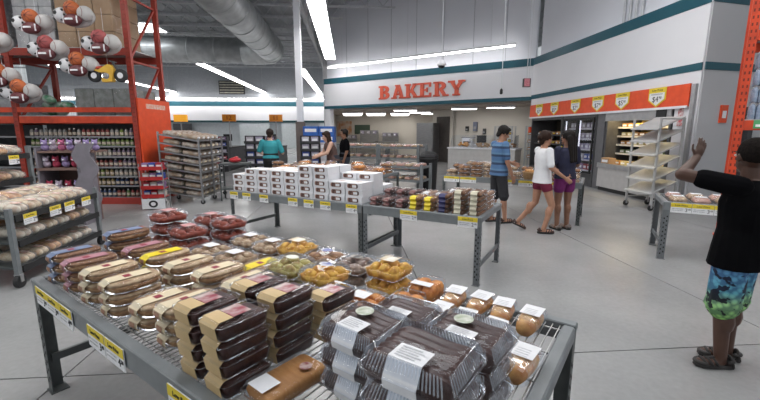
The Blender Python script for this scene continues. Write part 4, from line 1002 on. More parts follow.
COLP = [mat('pack_c%d' % k, c, tuple(v * .7 for v in c), rough=.5, scale=25) for k, c in enumerate([(.50, .46, .60), (.55, .52, .58), (.42, .38, .52), (.05, .10, .42), (.42, .03, .05), (.60, .55, .50), (.30, .18, .35)])]
def k_carton(m_, w, d, h, nm='frozen_pack'):
    def f():
        o = empty(nm); b = MB(); b.bbox(-w / 2, w / 2, -d / 2, d / 2, 0, h, .006); b.build('carton', m_, o)
        b = MB(); b.box(-w * .38, w * .38, -d / 2 - .003, -d / 2 - .0005, h * .3, h * .7); b.build('printed_panel', M_PAPER, o)
        return o
    return f
for r_, z in enumerate(Z2):
    for k in range(8):
        ci = {0: 4, 1: 3}.get(r_, (k + r_) % 3) if k > 3 else (6 if r_ == 0 else (k * 2 + r_) % 3)
        spawn('frz%d' % ci, k_carton(COLP[ci], .15, .16, .17), in_case(c2, .17 + k * .195 + (.03 if k > 3 else 0), .30, z + .001), RA, 'frozen pack, %s along, shelf %s of glass freezer' % (ORD[k], ['one', 'two', 'three', 'four', 'five'][r_]), 'pack', 'packs in the glass freezer')
# pillar between freezer and open case
b = MB(); b.box(0, .3, 0, 1.0, 0, 2.0); pl = b.build('grey_pillar', mat('grey_pillar_paint', (.13, .13, .14), rough=.5)); p = WR(4.04, 0); pl.location = p; pl.rotation_euler = (0, 0, RA); tag(pl, 'grey pillar between the glass freezer and the lit open case', 'pillar')
# 3: lit open case
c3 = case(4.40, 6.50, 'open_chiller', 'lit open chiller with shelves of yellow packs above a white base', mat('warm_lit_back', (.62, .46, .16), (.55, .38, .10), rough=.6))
Z3 = (.98, 1.20, 1.42, 1.64)
shelf_rows(c3, 2.1, Z3, M_ALU, mat('lit_rail_pale', (.66, .62, .55), rough=.5), .55, .30)
b = MB(); b.box(-.02, 2.12, -.10, .9, .1, .70); b.build('white_base', mat('pale_case_base', (.46, .45, .45), (.42, .41, .41), rough=.5), c3)
b = MB(); b.box(0, 2.1, -.06, .85, 0, .099); b.build('kick_plate', M_BLACK, c3)
b = MB(); b.box(-.03, 2.13, -.13, -.101, .60, .72); b.build('bumper_rail', M_ALU, c3)
b = MB(); b.box(.065, 2.035, .05, .30, 1.90, 1.919); b.build('lamp_strip', mat('warm_case_lamp', (1, .80, .45), (1, .80, .45), emit=15.0), c3)
b = MB(); b.box(-.01, 2.11, -.03, -.001, 1.80, 2.0); b.build('header', M_ALU, c3)
for r_, z in enumerate(Z3 + (.702,)):
    for k in range(9):
        ci = [(.70, .48, .10), (.62, .30, .08), (.72, .62, .30), (.45, .22, .08), (.20, .26, .12)][(k // 2 + r_) % 4 if r_ not in (0, 4) else (4 if r_ == 0 else k % 3)]
        mm = mat('chill_%.2f_%.2f' % (ci[0], ci[1]), ci, tuple(v * .6 for v in ci), rough=.45, scale=24)
        spawn('chl%.2f%.2f' % (ci[0], ci[1]), k_carton(mm, .17, .22, .10, 'chilled_pack'), in_case(c3, .20 + k * .214, .48 if r_ < 4 else .22, z + .001), RA, 'chilled pack, %s along, %s of lit open chiller' % (ORD[k], 'shelf ' + ['one', 'two', 'three', 'four'][r_] if r_ < 4 else 'bottom well'), 'pack', 'packs in the open chiller')
cb = k_carton(M_CARD, .30, .2, .16, 'cardboard_box')(); cb.location = local(c3, .22, .01, .702); cb.rotation_euler = (0, 0, RA); tag(cb, 'small cardboard box on the left end of the lit chiller', 'box')
b = MB(); b.box(-.14, .14, -.01, 0, -.10, .10); sg = b.build('black_notice', M_BLACK); sg.location = local(c3, 1.85, -.034, 1.93); sg.rotation_euler = (0, 0, RA); tag(sg, 'small black notice on the chiller header', 'notice')
b = MB(); b.box(-.06, .06, -.012, 0, -.25, .25); sg = b.build('red_white_sign', mat('red_white_print', (.5, .06, .07), (.7, .68, .68), scale=16)); sg.location = tuple(WR(6.72, .003)); sg.location.z = 1.9; sg.rotation_euler = (0, 0, RA); tag(sg, 'narrow red and white sign on the pilaster', 'sign')
b = MB(); b.box(-.04, .04, -.05, 0, 0, 2.45); sg = b.build('corner_guard', M_ALU); sg.location = tuple(WR(7.0, .003)); sg.rotation_euler = (0, 0, RA); tag(sg, 'tall metal corner guard at the end of the wall', 'guard')
# orange fire box on the end wall
dE = (BE - REND).normalized(); nE = Vector((dE.y, -dE.x, 0))
p = REND + dE * .62 + nE * .03
b = MB(); b.box(-.09, .09, -.05, 0, -.17, .17); fb = b.build('box_body', M_ORANGE); b2 = empty('alarm_box', (p.x, p.y, 1.88), math.atan2(dE.y, dE.x)); fb.parent = b2
b = MB(); b.box(-.05, .05, -.056, -.051, -.08, .06); b.build('white_plate', M_PAPER, b2); tag(b2, 'orange alarm box with white plate on the end wall', 'alarm')
b = MB(); b.box(0, 1.1, -.03, 0, 0, 2.06); dd = b.build('door_leaf', mat('grey_door', (.30, .31, .33), rough=.5)); p = REND + dE * .35 + nE * .01; dd.location = p; dd.rotation_euler = (0, 0, math.atan2(dE.y, dE.x)); dd.name = 'door_1'; struct(dd, 'plain grey door in the end wall')
# white wire rack on casters, tilted shelves
wrk = empty('tilted_shelf_rack', (5.22, 8.15, 0), R(-80))
M_WR = mat('white_wire_paint', (.48, .48, .48), (.42, .42, .42), rough=.5)
RW, RD, RH = .62, .52, 1.80
for x in (0, RW):
    for y in (0, RD):
        b = MB(); b.box(x - .017, x + .017, y - .017, y + .017, .13, RH - (.0 if y else .0)); b.build('post', M_WR, wrk)
        cs = empty('caster', (x, y, 0)); cs.parent = wrk
        b = MB(); b.loft([[(px, .055 * math.cos(a), .055 + .055 * math.sin(a)) for a in [2 * PI * k / 14 for k in range(14)]] for px in (-.016, .016)]); b.build('wheel', M_BLACK, cs)
        b = MB(); b.box(-.024, .024, -.02, .02, .108, .13); b.box(-.024, -.018, -.02, .02, .05, .108); b.box(.018, .024, -.02, .02, .05, .108); b.build('fork', M_ALU, cs)
for k in range(6):
    z = .42 + k * .25
    b = MB(); b.loft([[(-.02, -.06, z - .10), (RW + .02, -.06, z - .10), (RW + .02, -.06, z - .075), (-.02, -.06, z - .075)], [(-.02, RD, z + .14), (RW + .02, RD, z + .14), (RW + .02, RD, z + .16), (-.02, RD, z + .16)]]); b.build('shelf', M_WR, wrk)
for x in (0, RW):
    
    for zz in (.2, RH - .02): b = MB(); b.bar((x, 0, zz), (x, RD, zz), .025, .025); b.build('side_rail', M_WR, wrk)
tag(wrk, 'empty white rack with tilted shelves on casters by the chiller', 'rack')
# right table with perforated leg
T5 = rack_table((3.42, 4.62), R(-28), 1.24, .74, 'grey rack table with tags at the right, partly behind the waving boy', leg_m=mat('mid_grey_post', (.15, .16, .17)), post=.07)
def k_pkt(m_, nm='sandwich_roll_bag'):
    def f():
        o = empty(nm); w, l, h = .185, .27, .07
        b = MB(); b.loft([ring(w * .8, l * .85, .04, .002), ring(w * .9, l * .92, .05, h * .4), ring(w * .6, l * .7, .04, h * .9)]); b.build('bread', m_, o, True)
        b = MB(); b.loft([ring(w * .84, l * .88, .03, .0), ring(w, l, .04, h * .45), ring(w * .7, l * .78, .04, h)]); b.build('bag', M_FILM, o)
        b = MB(); b.box(-.06, .05, -.08, .02, h + .0005, h + .002); b.build('label', M_PAPER, o)
        return o
    return f
for r_ in range(2):
    for k in range(5):
        spawn('pkt%d' % ((k + r_) % 2), k_pkt((F_PALE, mat('pinkish_roll', (.60, .36, .28), (.5, .26, .2), scale=14))[(k + r_) % 2]), local(T5, .165 + k * .225, .205 + r_ * .285, .7015), R(-28 + random.uniform(-3, 3)), 'bagged rolls on the right table, %s row, %s from left' % (['front', 'back'][r_], ORD[k]), 'bread', 'bagged rolls')
for k in range(5): price_tag(local(T5, .17 + k * .205, -.0065, .650), R(-28), 'yellow and white price tag, %s from left on right table' % ORD[k], '3', '48', .20, .115)
# orange pallet rack with water packs at the far right
pr = empty('pallet_rack', (4.50, 4.98, 0), R(-40))
def upright(o, x, y, h, m_, w=.085, d=.07, slots=True):
    b = MB(); b.box(x - w / 2, x + w / 2, y - d / 2, y + d / 2, .012, h); b.box(x - w * .8, x + w * .8, y - d * .8, y + d * .8, 0, .012); u = b.build('upright', m_, o)
    if slots:
        b = MB(); z = .15
        while z < h - .05:
            for s in (-1, 1): b.box(x + s * .02 - .008, x + s * .02 + .008, y - d / 2 - .0015, y - d / 2 - .0002, z, z + .035)
            z += .08
        so = b.build('slots', mat('rack_slot', (.18, .02, .008)), u); so['kind'] = 'stuff'
upright(pr, 0, 0, 4.6, M_RACK); upright(pr, 0, 1.0, 4.6, M_RACK, slots=False); upright(pr, 2.5, 0, 4.6, M_RACK); upright(pr, 2.5, 1.0, 4.6, M_RACK, slots=False)
for z in (1.62, 2.68, 3.9):
    for y in (0, 1.0): b = MB(); b.box(.045, 2.455, y - .025, y + .025, z - .06, z + .06); b.build('beam', M_RACK, pr)
for k in range(4):
    b = MB(); b.bar((0, .04, .4 + k * 1.05), (0, .96, .9 + k * 1.05), .03, .03); b.build('brace', M_RACK, pr)
    b = MB(); b.bar((0, .04, .38 + k * 1.05), (0, .96, .38 + k * 1.05), .03, .03); b.build('brace', M_RACK, pr)
for z in (1.68, 2.74):
    b = MB(); b.box(.05, 2.45, -.02, 1.02, z + .001, z + .012); b.build('deck', M_WIRE, pr)
tag(pr, 'orange pallet rack stacked with water packs at the right edge', 'rack')
M_WATER = mat('blue_water_pack', (.28, .36, .48), (.45, .52, .62), rough=.15, scale=20)
def k_water():
    o = empty('water_pack'); w, d, h = .40, .27, .21
    b = MB()
    for i in range(6):
        for q in range(4): b.lathe([(.028, 0), (.031, .01), (.031, .11), (.029, .12), (.031, .13), (.024, .165), (.012, .185)], 8, (-w / 2 + .035 + i * .066, -d / 2 + .034 + q * .066, 0))
    b.build('bottles', M_WATER, o, True)['kind'] = 'stuff'
    b = MB()
    for i in range(6):
        for q in range(4): b.lathe([(.014, .186), (.014, .203)], 8, (-w / 2 + .035 + i * .066, -d / 2 + .034 + q * .066, 0))
    b.build('caps', mat('white_cap', (.7, .72, .75)), o)['kind'] = 'stuff'
    b = MB(); b.loft([ring(w, d, .03, .001), ring(w, d, .03, h * .8)], False, False); b.build('shrink_film', M_FILM, o)
    return o
for t_, z0 in enumerate((1.693, 2.753)):
    for lv in range(4):
        for k in range(2):
            spawn('water', k_water, local(pr, .27 + k * .43, .17, z0 + lv * .2055), R(-40), 'water bottle pack on the %s rack deck, %s column, %s' % (['lower', 'upper'][t_], ['left', 'right'][k], level(lv, 4)), 'water pack', 'water packs on the rack')
gs = empty('green_sign', local(pr, .22, -.03, 1.63), R(-40)); b = MB(); b.box(-.09, .09, -.006, 0, -.05, .05); b.build('board', mat('green_sign', (.10, .40, .16), rough=.5), gs); b = MB(); b.box(-.07, .07, -.009, -.0065, -.03, .0); b.build('white_strip', M_PAPER, gs); tag(gs, 'small green shelf sign on the orange beam', 'sign')
# ================================================================ LEFT SIDE
M_BUNW = food_mat('pale_bun_bag', (.80, .66, .42), (.68, .48, .24), 9)
M_BUNO = food_mat('orange_bun_bag', (.78, .44, .16), (.64, .30, .09), 9)
M_BUNP = food_mat('cream_bun_bag', (.80, .72, .56), (.70, .56, .36), 9)
def k_bunbag(m_):
    def f():
        o = empty('bun_bag'); w, l, h = .20, .30, .105; b = MB()
        for i in range(2):
            for q in range(2): b.ell(((i - .5) * w * .44 + (q - .5) * .012, (q - .5) * l * .40, h * .47), w * .26, l * .27, h * .45, 12, 7)
        b.build('buns', m_, o, True)
        b = MB(); rnd = random.Random(5)
        b.loft([[(p[0] * (1 + rnd.uniform(-.03, .03)), p[1], p[2]) for p in ring(*a)] for a in ((w * .8, l * .86, .04, .0005), (w, l, .05, h * .4), (w * .95, l * .95, .05, h * .75), (w * .6, l * .7, .04, h))]); b.build('bag', M_BAG, o)
        b = MB(); b.box(-.035, .045, -l * .30, -l * .05, h + .0005, h + .0015); b.build('printed_patch', mat('bag_print', (.62, .30, .24), (.72, .66, .60), scale=30), o)
        return o
    return f
def bread_unit(name, loc, rz, L, tiers, H, D, label, tilt=.16, casters=True):
    o = empty(name, (loc[0], loc[1], 0), rz)
    for x in (0, L):
        for y in (.02, D):
            b = MB(); b.box(x - .025, x + .025, y - .02, y + .02, .14 if casters else 0, H); b.build('post', M_GREY, o)
            if casters:
                cs = empty('caster', (x, y, 0)); cs.parent = o
                b = MB(); b.loft([[(.065 * math.cos(a), py, .065 + .065 * math.sin(a)) for a in [2 * PI * k / 16 for k in range(16)]] for py in (-.02, .02)]); b.build('wheel', M_BLACK, cs)
                b = MB(); b.box(-.025, .025, -.03, .03, .131, .14); b.box(-.02, .02, -.03, -.023, .06, .131); b.box(-.02, .02, .023, .03, .06, .131); b.build('fork', M_ALU, cs)
    for z in tiers:
        b = MB(); b.loft([[(.03, 0, z - .02), (L - .03, 0, z - .02), (L - .03, 0, z), (.03, 0, z)], [(.03, D, z - .02 + tilt * D), (L - .03, D, z - .02 + tilt * D), (L - .03, D, z + tilt * D), (.03, D, z + tilt * D)]]); sh = b.build('shelf', M_GREYD, o)
        b = MB(); b.box(.03, L - .03, -.014, -.001, z - .035, z + .03); b.build('front_rail', M_BLACK, sh)
    return tag(o, label, 'bread rack')
def fill_unit(o, L, tiers, D, tilt, rows, nm, seed):
    rnd = random.Random(seed); n = int((L - .08) / .215)
    for ti, z in enumerate(tiers):
        for r_ in range(rows):
            for k in range(n):
                c = rnd.choice((0, 0, 1, 2)); y = .17 + r_ * .315
                spawn('bunbag%d' % c, k_bunbag((M_BUNW, M_BUNO, M_BUNP)[c]), local(o, .145 + k * .215 + (L - .08 - n * .215) / 2, y, z + tilt * y + .004), o.rotation_euler[2], '%s bun bag, %s from near end, %s tier, %s row, %s' % (['pale', 'orange', 'cream'][c], ORD[k], ['bottom', 'middle', 'top'][ti + 3 - len(tiers)], ['front', 'back'][r_], nm), 'bread', 'bun bags on the bread racks', tilt=(math.atan(tilt), 0))
    return
BR = math.atan2(.988, -.157)
u1 = bread_unit('bread_rack', (-3.60, 3.72), BR, 1.52, (.18, .44, .70), .80, .66, 'low grey bread rack on casters at the left edge')
fill_unit(u1, 1.52, (.18, .44, .70), .66, .16, 2, 'low rack', 1)
u2 = bread_unit('bread_rack', (-4.34, 3.55), BR, 1.62, (.62, .93, 1.24), 1.36, .62, 'taller grey bread rack behind the low one', tilt=.16)
fill_unit(u2, 1.62, (.62, .93, 1.24), .62, .16, 1, 'tall rack', 2)
for k, x in enumerate((.22, .62, .88, 1.22)): price_tag(local(u1, x, -.016, .665), BR, 'yellow and white price tag, %s along the top of low bread rack' % ORD[k], '2', '48', .19, .11)
for k, x in enumerate((.62, .95, 1.30)): price_tag(local(u2, x, -.016, 1.20), BR, 'yellow and white price tag, %s along the top of tall bread rack' % ORD[k], '2', '48', .17, .11)
# ---------------------------------------------------------------- grocery pallet rack
gr = empty('grocery_rack', (-5.06, 8.25, 0), 0)
BAY = 2.45
for i in range(4):
    for y in (0, 1.1):
        b = MB(); x = -i * BAY
        b.box(x - .05, x + .05, y - .04, y + .04, .012, 5.6); b.box(x - .09, x + .09, y - .07, y + .07, 0, .012); u = b.build('upright', M_RACK_BACKLIT, gr)
        if y == 0:
            b = MB(); z = .2
            while z < 5.5: b.box(x - .02, x - .005, y - .0415, y - .0402, z, z + .03); b.box(x + .01, x + .025, y - .0415, y - .0402, z, z + .03); z += .09
            b.build('slots', mat('rack_slot', (.18, .02, .008)), u)['kind'] = 'stuff'
    for k in range(4):
        b = MB(); b.bar((-i * BAY, .04, .5 + k * 1.25), (-i * BAY, 1.06, 1.7 + k * 1.25), .04, .04); b.build('brace', M_RACK_BACKLIT, gr)
        b = MB(); b.bar((-i * BAY, .04, .45 + k * 1.25), (-i * BAY, 1.06, .45 + k * 1.25), .04, .04); b.build('brace', M_RACK_BACKLIT, gr)
for i in range(3):
    for z in (1.78, 3.12):
        for y in (0, 1.1):
            b = MB(); b.box(-(i + 1) * BAY + .055, -i * BAY - .055, y - .03, y + .03, z - .07, z + .07); b.build('beam', M_RACK_BACKLIT if z > 2 else M_RACK, gr)
        b = MB(); b.box(-(i + 1) * BAY + .06, -i * BAY - .06, -.02, 1.12, z + .071, z + .085); b.build('deck', M_WIRE, gr)
b = MB(); b.box(-3 * BAY + .06, -.06, -.035, .0, 1.93, 2.03); b.build('second_rail', M_RACK, gr)
nb = MB()
for k in range(60): nb.tube([(-3 * BAY + .12 * k + .1, 1.16, 1.9), (-3 * BAY + .12 * k + .1, 1.16, 5.5)], .003, 3)
for k in range(30): nb.tube([(-3 * BAY, 1.16, 1.9 + .12 * k), (0, 1.16, 1.9 + .12 * k)], .003, 3)
nb.build('safety_net', M_WIRE, gr)['kind'] = 'stuff'
# orange end panel with white print
b = MB(); b.box(.06, .09, -.02, 1.2, .85, 2.22); b.build('end_panel', M_ORANGE, gr)
b = MB(); b.box(.0905, .093, .25, 1.0, 2.02, 2.12); b.build('panel_print', mat('white_print', (.75, .62, .56), (.75, .3, .2), scale=24), gr)
# grocery shelving in the bays below
for i in range(3):
    b = MB(); b.box(-(i + 1) * BAY + .06, -i * BAY - .06, .62, .66, .05, 1.70); b.build('shelf_back', M_DARK, gr)
    b = MB(); b.box(-(i + 1) * BAY + .06, -i * BAY - .06, .0, .66, .0, .14); b.build('base_plinth', mat('red_plinth', (.32, .03, .02)), gr)
SZ = (.15, .40, .60, .80, 1.02, 1.24, 1.44)
for z in SZ:
    for i in range(3):
        b = MB(); b.box(-(i + 1) * BAY + .06, -i * BAY - .06, .05, .60, z - .02, z); s_ = b.build('shelf', M_DARK, gr)
        b = MB(); b.box(-(i + 1) * BAY + .06, -i * BAY - .06, .035, .049, z - .03, z + .005); b.build('price_rail', mat('shaded_grey_rail', (.22, .22, .23)), s_)  # rail tone lowered to paint in the shade under the rack
tag(gr, 'red-orange pallet rack with grocery shelves and an orange end panel', 'rack')
BOT = [('bottle_dark', (.03, .02, .02)), ('bottle_green', (.16, .30, .04)), ('bottle_lime', (.32, .44, .08)), ('bottle_white', (.50, .48, .46)), ('bottle_brown', (.16, .07, .03)), ('bottle_mauve', (.26, .18, .28)), ('bottle_red', (.34, .05, .04)), ('bottle_blue', (.05, .09, .22)), ('bottle_tan', (.42, .30, .12))]
def k_bottle(c, nm):
    def f():
        o = empty('bottle'); mm = mat(nm, tuple(v * .6 for v in c), tuple(v * .42 for v in c), rough=.3, scale=20)  # bottle colours darkened to carry the shade below the rack deck
        b = MB(); b.lathe([(.034, 0), (.036, .01), (.036, .10), (.030, .125), (.014, .145)], 10); b.build('body', mm, o, True)
        b = MB(); b.lathe([(.016, .1455), (.016, .165), (.013, .168)], 8); b.build('cap', M_PAPER if c[0] < .3 else M_DARK, o)
        b = MB(); b.lathe([(.0366, .03), (.0366, .085)], 10); b.build('label', mat('bottle_label', (.62, .58, .48), (.35, .25, .2), scale=40), o)
        return o
    return f
ROWC = [(7, 8, 7, 6), (8, 0, 8, 7), (0, 4, 8, 3), (4, 4, 6, 5), (3, 5, 3, 5), (1, 0, 1, 2), (3, 3, 6, 3)]
rnd = random.Random(11)
for r_, z in enumerate(SZ):
    n = 22
    for k in range(n):
        t_ = k / n; ci = ROWC[r_][min(3, int(t_ * 4))] if rnd.random() < .8 else rnd.randrange(len(BOT))
        nm, c = BOT[ci]
        spawn(nm, k_bottle(c, nm), (-5.06 - BAY + .15 + k * .1, 8.25 + .12, z + .001), 0, '%s bottle, %s from left, %s grocery shelf from the floor' % (nm.split('_')[1], ORD[k], ORD[r_]), 'bottle', 'bottles on the grocery shelves')
# pallet loads on the rack
def wrapped(loc, w, d, h, m_, label, nm='wrapped_pallet_load', seed=0):
    o = empty(nm, loc); rnd = random.Random(seed)
    nx, ny, nz = 3, 2, max(1, int(h / .32))
    for i in range(nx):
        for j_ in range(ny):
            for k in range(nz):
                b = MB(); b.bbox(-w / 2 + i * w / nx + .006, -w / 2 + (i + 1) * w / nx - .006, -d / 2 + j_ * d / ny + .006, -d / 2 + (j_ + 1) * d / ny - .006, k * h / nz + .003, (k + 1) * h / nz - .003, .02); b.build('carton', m_, o)
    b = MB(); b.loft([[(p[0] + rnd.uniform(-.006, .006), p[1] + rnd.uniform(-.006, .006), z) for p in rrect(w + .02, d + .02, .04, 3)] for z in [h * q / 5 + .002 for q in range(6)]]); b.build('stretch_film', M_FILM, o)
    return tag(o, label, 'pallet load')
wrapped((-5.95, 8.80, 3.21), 1.15, .9, 1.3, M_CARD, 'brown carton load on the upper rack level beside the upright', seed=1)
wrapped((-6.98, 8.80, 3.21), .8, .9, 1.2, mat('pale_film_cartons', (.50, .48, .46), (.36, .35, .35), scale=7), 'pale film-wrapped load on the upper rack level', seed=2)
wrapped((-5.75, 8.80, 1.87), 1.2, .9, .55, mat('grey_green_wrapped', (.22, .23, .20), (.34, .34, .32), scale=9), 'grey film-wrapped load on the lower rack level, right', seed=3)
wrapped((-8.2, 8.80, 1.87), 1.2, .9, .7, mat('grey_wrapped', (.24, .24, .24), (.36, .36, .36), scale=9), 'grey film-wrapped load on the lower rack level, left', seed=4)
wrapped((-8.5, 8.80, 3.21), 1.2, .9, 1.3, mat('grey_wrapped', (.24, .24, .24)), 'grey film-wrapped load on the upper rack level, left', seed=5)
o = empty('green_bag_heap', (-6.75, 8.42, 1.866)); rnd = random.Random(3)
for k in range(9):
    b = MB(); b.ell((rnd.uniform(-.28, .28), rnd.uniform(-.10, .10), .09 + .12 * (k // 4)), .14, .11, .085, 10, 6, Matrix.Rotation(rnd.uniform(-.6, .6), 3, 'Y')); b.build('bag', mat('green_white_bag', (.05, .20, .10), (.40, .46, .42), scale=9, rough=.3, detail=1), o, True)
tag(o, 'heap of green and white bags on the lower rack level', 'bags')
# ---------------------------------------------------------------- hanging ball packs
M_SOC = mat('soccer_white', (.66, .66, .68), rough=.4); M_BB = mat('basketball_orange', (.58, .16, .05), (.50, .12, .04), rough=.5); M_FB = mat('football_maroon', (.13, .03, .035), (.10, .025, .03), rough=.5); M_BASE = mat('baseball_white', (.58, .56, .55), rough=.5)
M_BBP = mat('basketball_rose', (.44, .10, .10), (.36, .08, .08), rough=.5)
def k_balls(rose):
    def f():
        o = empty('ball_pack')
        b = MB(); b.ell((-.01, .06, -.01), .31, .10, .19, 18, 10); b.build('backing_bag', mat('pale_bag', (.52, .50, .50), (.42, .40, .40), rough=.3), o, True)
        b = MB(); b.ell((-.27, -.02, .0), .135, .12, .135, 16, 10); s_ = b.build('soccer_ball', M_SOC, o, True)
        for dx, dz, r_ in ((-.03, .02, .038), (.07, .07, .028), (-.10, .085, .026), (-.09, -.07, .028), (.05, -.09, .028), (.10, -.01, .022)):
            y = -.02 - .12 * math.sqrt(max(.05, 1 - (dx * dx + dz * dz) / .135 ** 2)) - .003
            b = MB(); b.loft([[(-.27 + dx + r_ * math.cos(2 * PI * k / 5), yy, dz + r_ * math.sin(2 * PI * k / 5)) for k in range(5)] for yy in (y, y + .02)]); b.build('patch', M_BLACK, s_)
        b = MB(); b.ell((-.04, -.05, .10), .135, .12, .135, 16, 10); s_ = b.build('basketball', M_BBP if rose else M_BB, o, True)
        b = MB()
        for a in (0, PI / 2, .8, -.8):
            b.tube([(-.04 + .137 * math.sin(t) * math.cos(a), -.05 - .123 * math.cos(t), .10 + .137 * math.sin(t) * math.sin(a)) for t in [-.9 + .3 * k for k in range(7)]], .004, 4)
        b.build('seams', M_FB, s_)
        b = MB(); b.ell((.18, -.02, .02), .135, .12, .13, 16, 10); s_ = b.build('baseball', M_BASE, o, True)
        b = MB(); b.tube([(.19 + .05 * math.cos(t) - .02, -.142, .02 + .09 * math.sin(t)) for t in [-1.0 + .33 * k for k in range(7)]], .005, 4); b.build('stitching', mat('stitch_brown', (.25, .10, .08)), s_)
        b = MB(); b.ell((.0, -.11, -.11), .17, .09, .105, 16, 10); s_ = b.build('football', M_FB, o, True)
        b = MB(); b.box(-.07, .07, -.208, -.19, -.125, -.095)
        for x in (-1, 1): b.box(x * .125 - .008, x * .125 + .008, -.175, -.155, -.17, -.05)
        b.build('laces', M_PAPER, s_)
        b = MB(); b.tube([(0, .02, .20), (0, .02, .62)], .003, 4); b.build('string', M_PAPER, o)
        return o
    return f
for k, (px, py) in enumerate(((36, 31), (77, 24), (51, 54), (104, 49), (82, 69), (24, 94), (3, 79), (-6, 47))):
    Y = 7.6; zz = 1.55 + (131 - py) / 395 * Y * 1.01; xx = (px - 380) / 390 * (Y * .985 - (zz - 1.55) * .174)
    wh = ['beside the pale wrapped load', 'topmost, in front of the cartons', 'middle of the left column', 'rightmost, beside the upright', 'just left of the toy motorbike', 'lowest, above the green bags', 'at the left edge, lower', 'at the left edge, upper'][k]
    spawn('balls%d' % (k in (2, 3)), k_balls(k in (2, 3)), (xx, Y, zz), R(random.uniform(-5, 5)), 'hanging pack of four sports balls, ' + wh, 'toy', 'hanging ball packs')
# toy motorbike pack
mb_ = empty('toy_motorbike', (-5.12, 7.6, 2.57))
M_TY = mat('toy_yellow', (.70, .42, .04), (.62, .34, .03), rough=.4)
for x in (-.22, .27):
    b = MB(); b.loft([[(x + r_ * math.cos(2 * PI * k / 20), y, r_ * math.sin(2 * PI * k / 20)) for k in range(20)] for r_, y in ((.10, -.03), (.12, -.02), (.12, .02), (.10, .03))]); w_ = b.build('wheel', M_BLACK, mb_)
    b = MB(); b.loft([[(x + .055 * math.cos(2 * PI * k / 14), y, .055 * math.sin(2 * PI * k / 14)) for k in range(14)] for y in (-.034, .034)]); b.build('hub', M_PAPER, w_)
b = MB(); b.prism_xz([(-.30, .15), (-.12, .10), (-.04, .15), (.06, .20), (.13, .19), (.17, .10), (.14, .0), (.12, -.11), (-.06, -.12), (-.07, -.06), (.04, -.03), (.03, .05), (-.12, .06), (-.26, .12)][::-1], -.05, .05); b.build('body', M_TY, mb_)
b = MB(); b.prism_xz([(-.24, .11), (-.06, .13), (-.04, .17), (-.22, .15)][::-1], -.055, .055); b.build('seat', mat('toy_red', (.5, .06, .03)), mb_)
b = MB(); b.ell((.02, -.04, -.01), .07, .03, .06, 10, 6); b.build('engine', mat('toy_chrome', (.4, .4, .42), (.1, .1, .1), scale=30), mb_, True)
b = MB(); b.bar((.26, 0, .0), (.14, 0, .24), .03, .03); b.bar((.14, -.10, .25), (.14, .10, .25), .02, .02); b.build('fork', M_DARK, mb_)
b = MB(); b.tube([(0, .06, .19), (0, .06, .56)], .003, 4); b.build('string', M_PAPER, mb_)
tag(mb_, 'yellow toy motorbike pack hanging in front of the orange upright', 'toy')
# ---------------------------------------------------------------- plush display with wavy side
pd = empty('plush_display', (-4.78, 6.35, 0), R(8))
pw = []
for k in range(25):
    z = .35 + 1.0 * k / 24; pw.append((.13 + .055 * math.sin(k / 24 * PI * 4.2), z))
poly = pw + [(-.14 + .055 * math.sin(k / 24 * PI * 4.2 + .4), .35 + 1.0 * k / 24) for k in reversed(range(25))]
b = MB(); b.prism_xz(poly, -.02, .0); b.build('wavy_panel', mat('mauve_grey_board', (.22, .20, .23), (.19, .175, .20), rough=.7), pd)
b = MB(); b.box(-.75, -.16, .02, .5, .10, .14); b.box(-.75, -.16, .02, .5, .52, .56); b.box(-.75, -.16, .02, .5, .92, .96); b.build('trays', mat('brown_board', (.20, .12, .10)), pd)
b = MB(); b.box(-.75, -.12, .50, .53, 0, 1.28); b.build('back_board', mat('brown_board', (.20, .12, .10)), pd)
b = MB(); b.box(-.75, -.72, .02, .50, 0, 1.28); b.box(-.155, -.125, .02, .50, 0, 1.28); b.build('side_board', mat('mauve_grey_board', (.22, .20, .23)), pd)
b = MB(); b.box(-.715, .10, .03, .49, 1.20, 1.23); b.build('top_shelf', mat('brown_board', (.20, .12, .10)), pd)
tag(pd, 'mauve cardboard display stand with a wavy edge, holding plush toys', 'display stand')
def k_plush(c, nm):
    def f():
        o = empty('plush_toy'); mm = mat(nm, c, tuple(v * .7 for v in c), rough=.9, scale=30)
        b = MB(); b.ell((0, 0, .055), .06, .05, .055, 10, 6); b.build('body', mm, o, True)
        b = MB(); b.ell((0, -.02, .13), .048, .045, .045, 10, 6)
        for x in (-1, 1): b.ell((x * .035, -.01, .172), .018, .012, .02, 8, 5)
        b.build('head', mm, o, True)
        b = MB(); b.ell((0, -.065, .125), .018, .01, .013, 8, 5); b.build('muzzle', M_PAPER, o, True)
        return o
    return f
pc = [((.52, .14, .26), 'plush_pink'), ((.34, .26, .48), 'plush_lilac'), ((.50, .42, .52), 'plush_pale'), ((.45, .05, .10), 'plush_red')]
for k in range(7):
    c, nm = pc[(1, 2, 0, 1, 2, 1, 1)[k]]; spawn(nm, k_plush(c, nm), local(pd, -.66 + k * .125, .15, 1.231), R(8), '%s plush toy, %s from left on top of the mauve stand' % (nm.split('_')[1], ORD[k]), 'plush toy', 'plush toys')
for r_, z in enumerate((.561, .961, .141)):
    for k in range(4):
        c, nm = pc[(3, 2, 3, 1)[(k + r_) % 4]]; spawn(nm, k_plush(c, nm), local(pd, -.66 + k * .14, .14, z), R(8), '%s plush toy, %s from left, %s tray of the mauve stand' % (nm.split('_')[1], ORD[k], ['middle', 'upper', 'lower'][r_]), 'plush toy', 'plush toys')
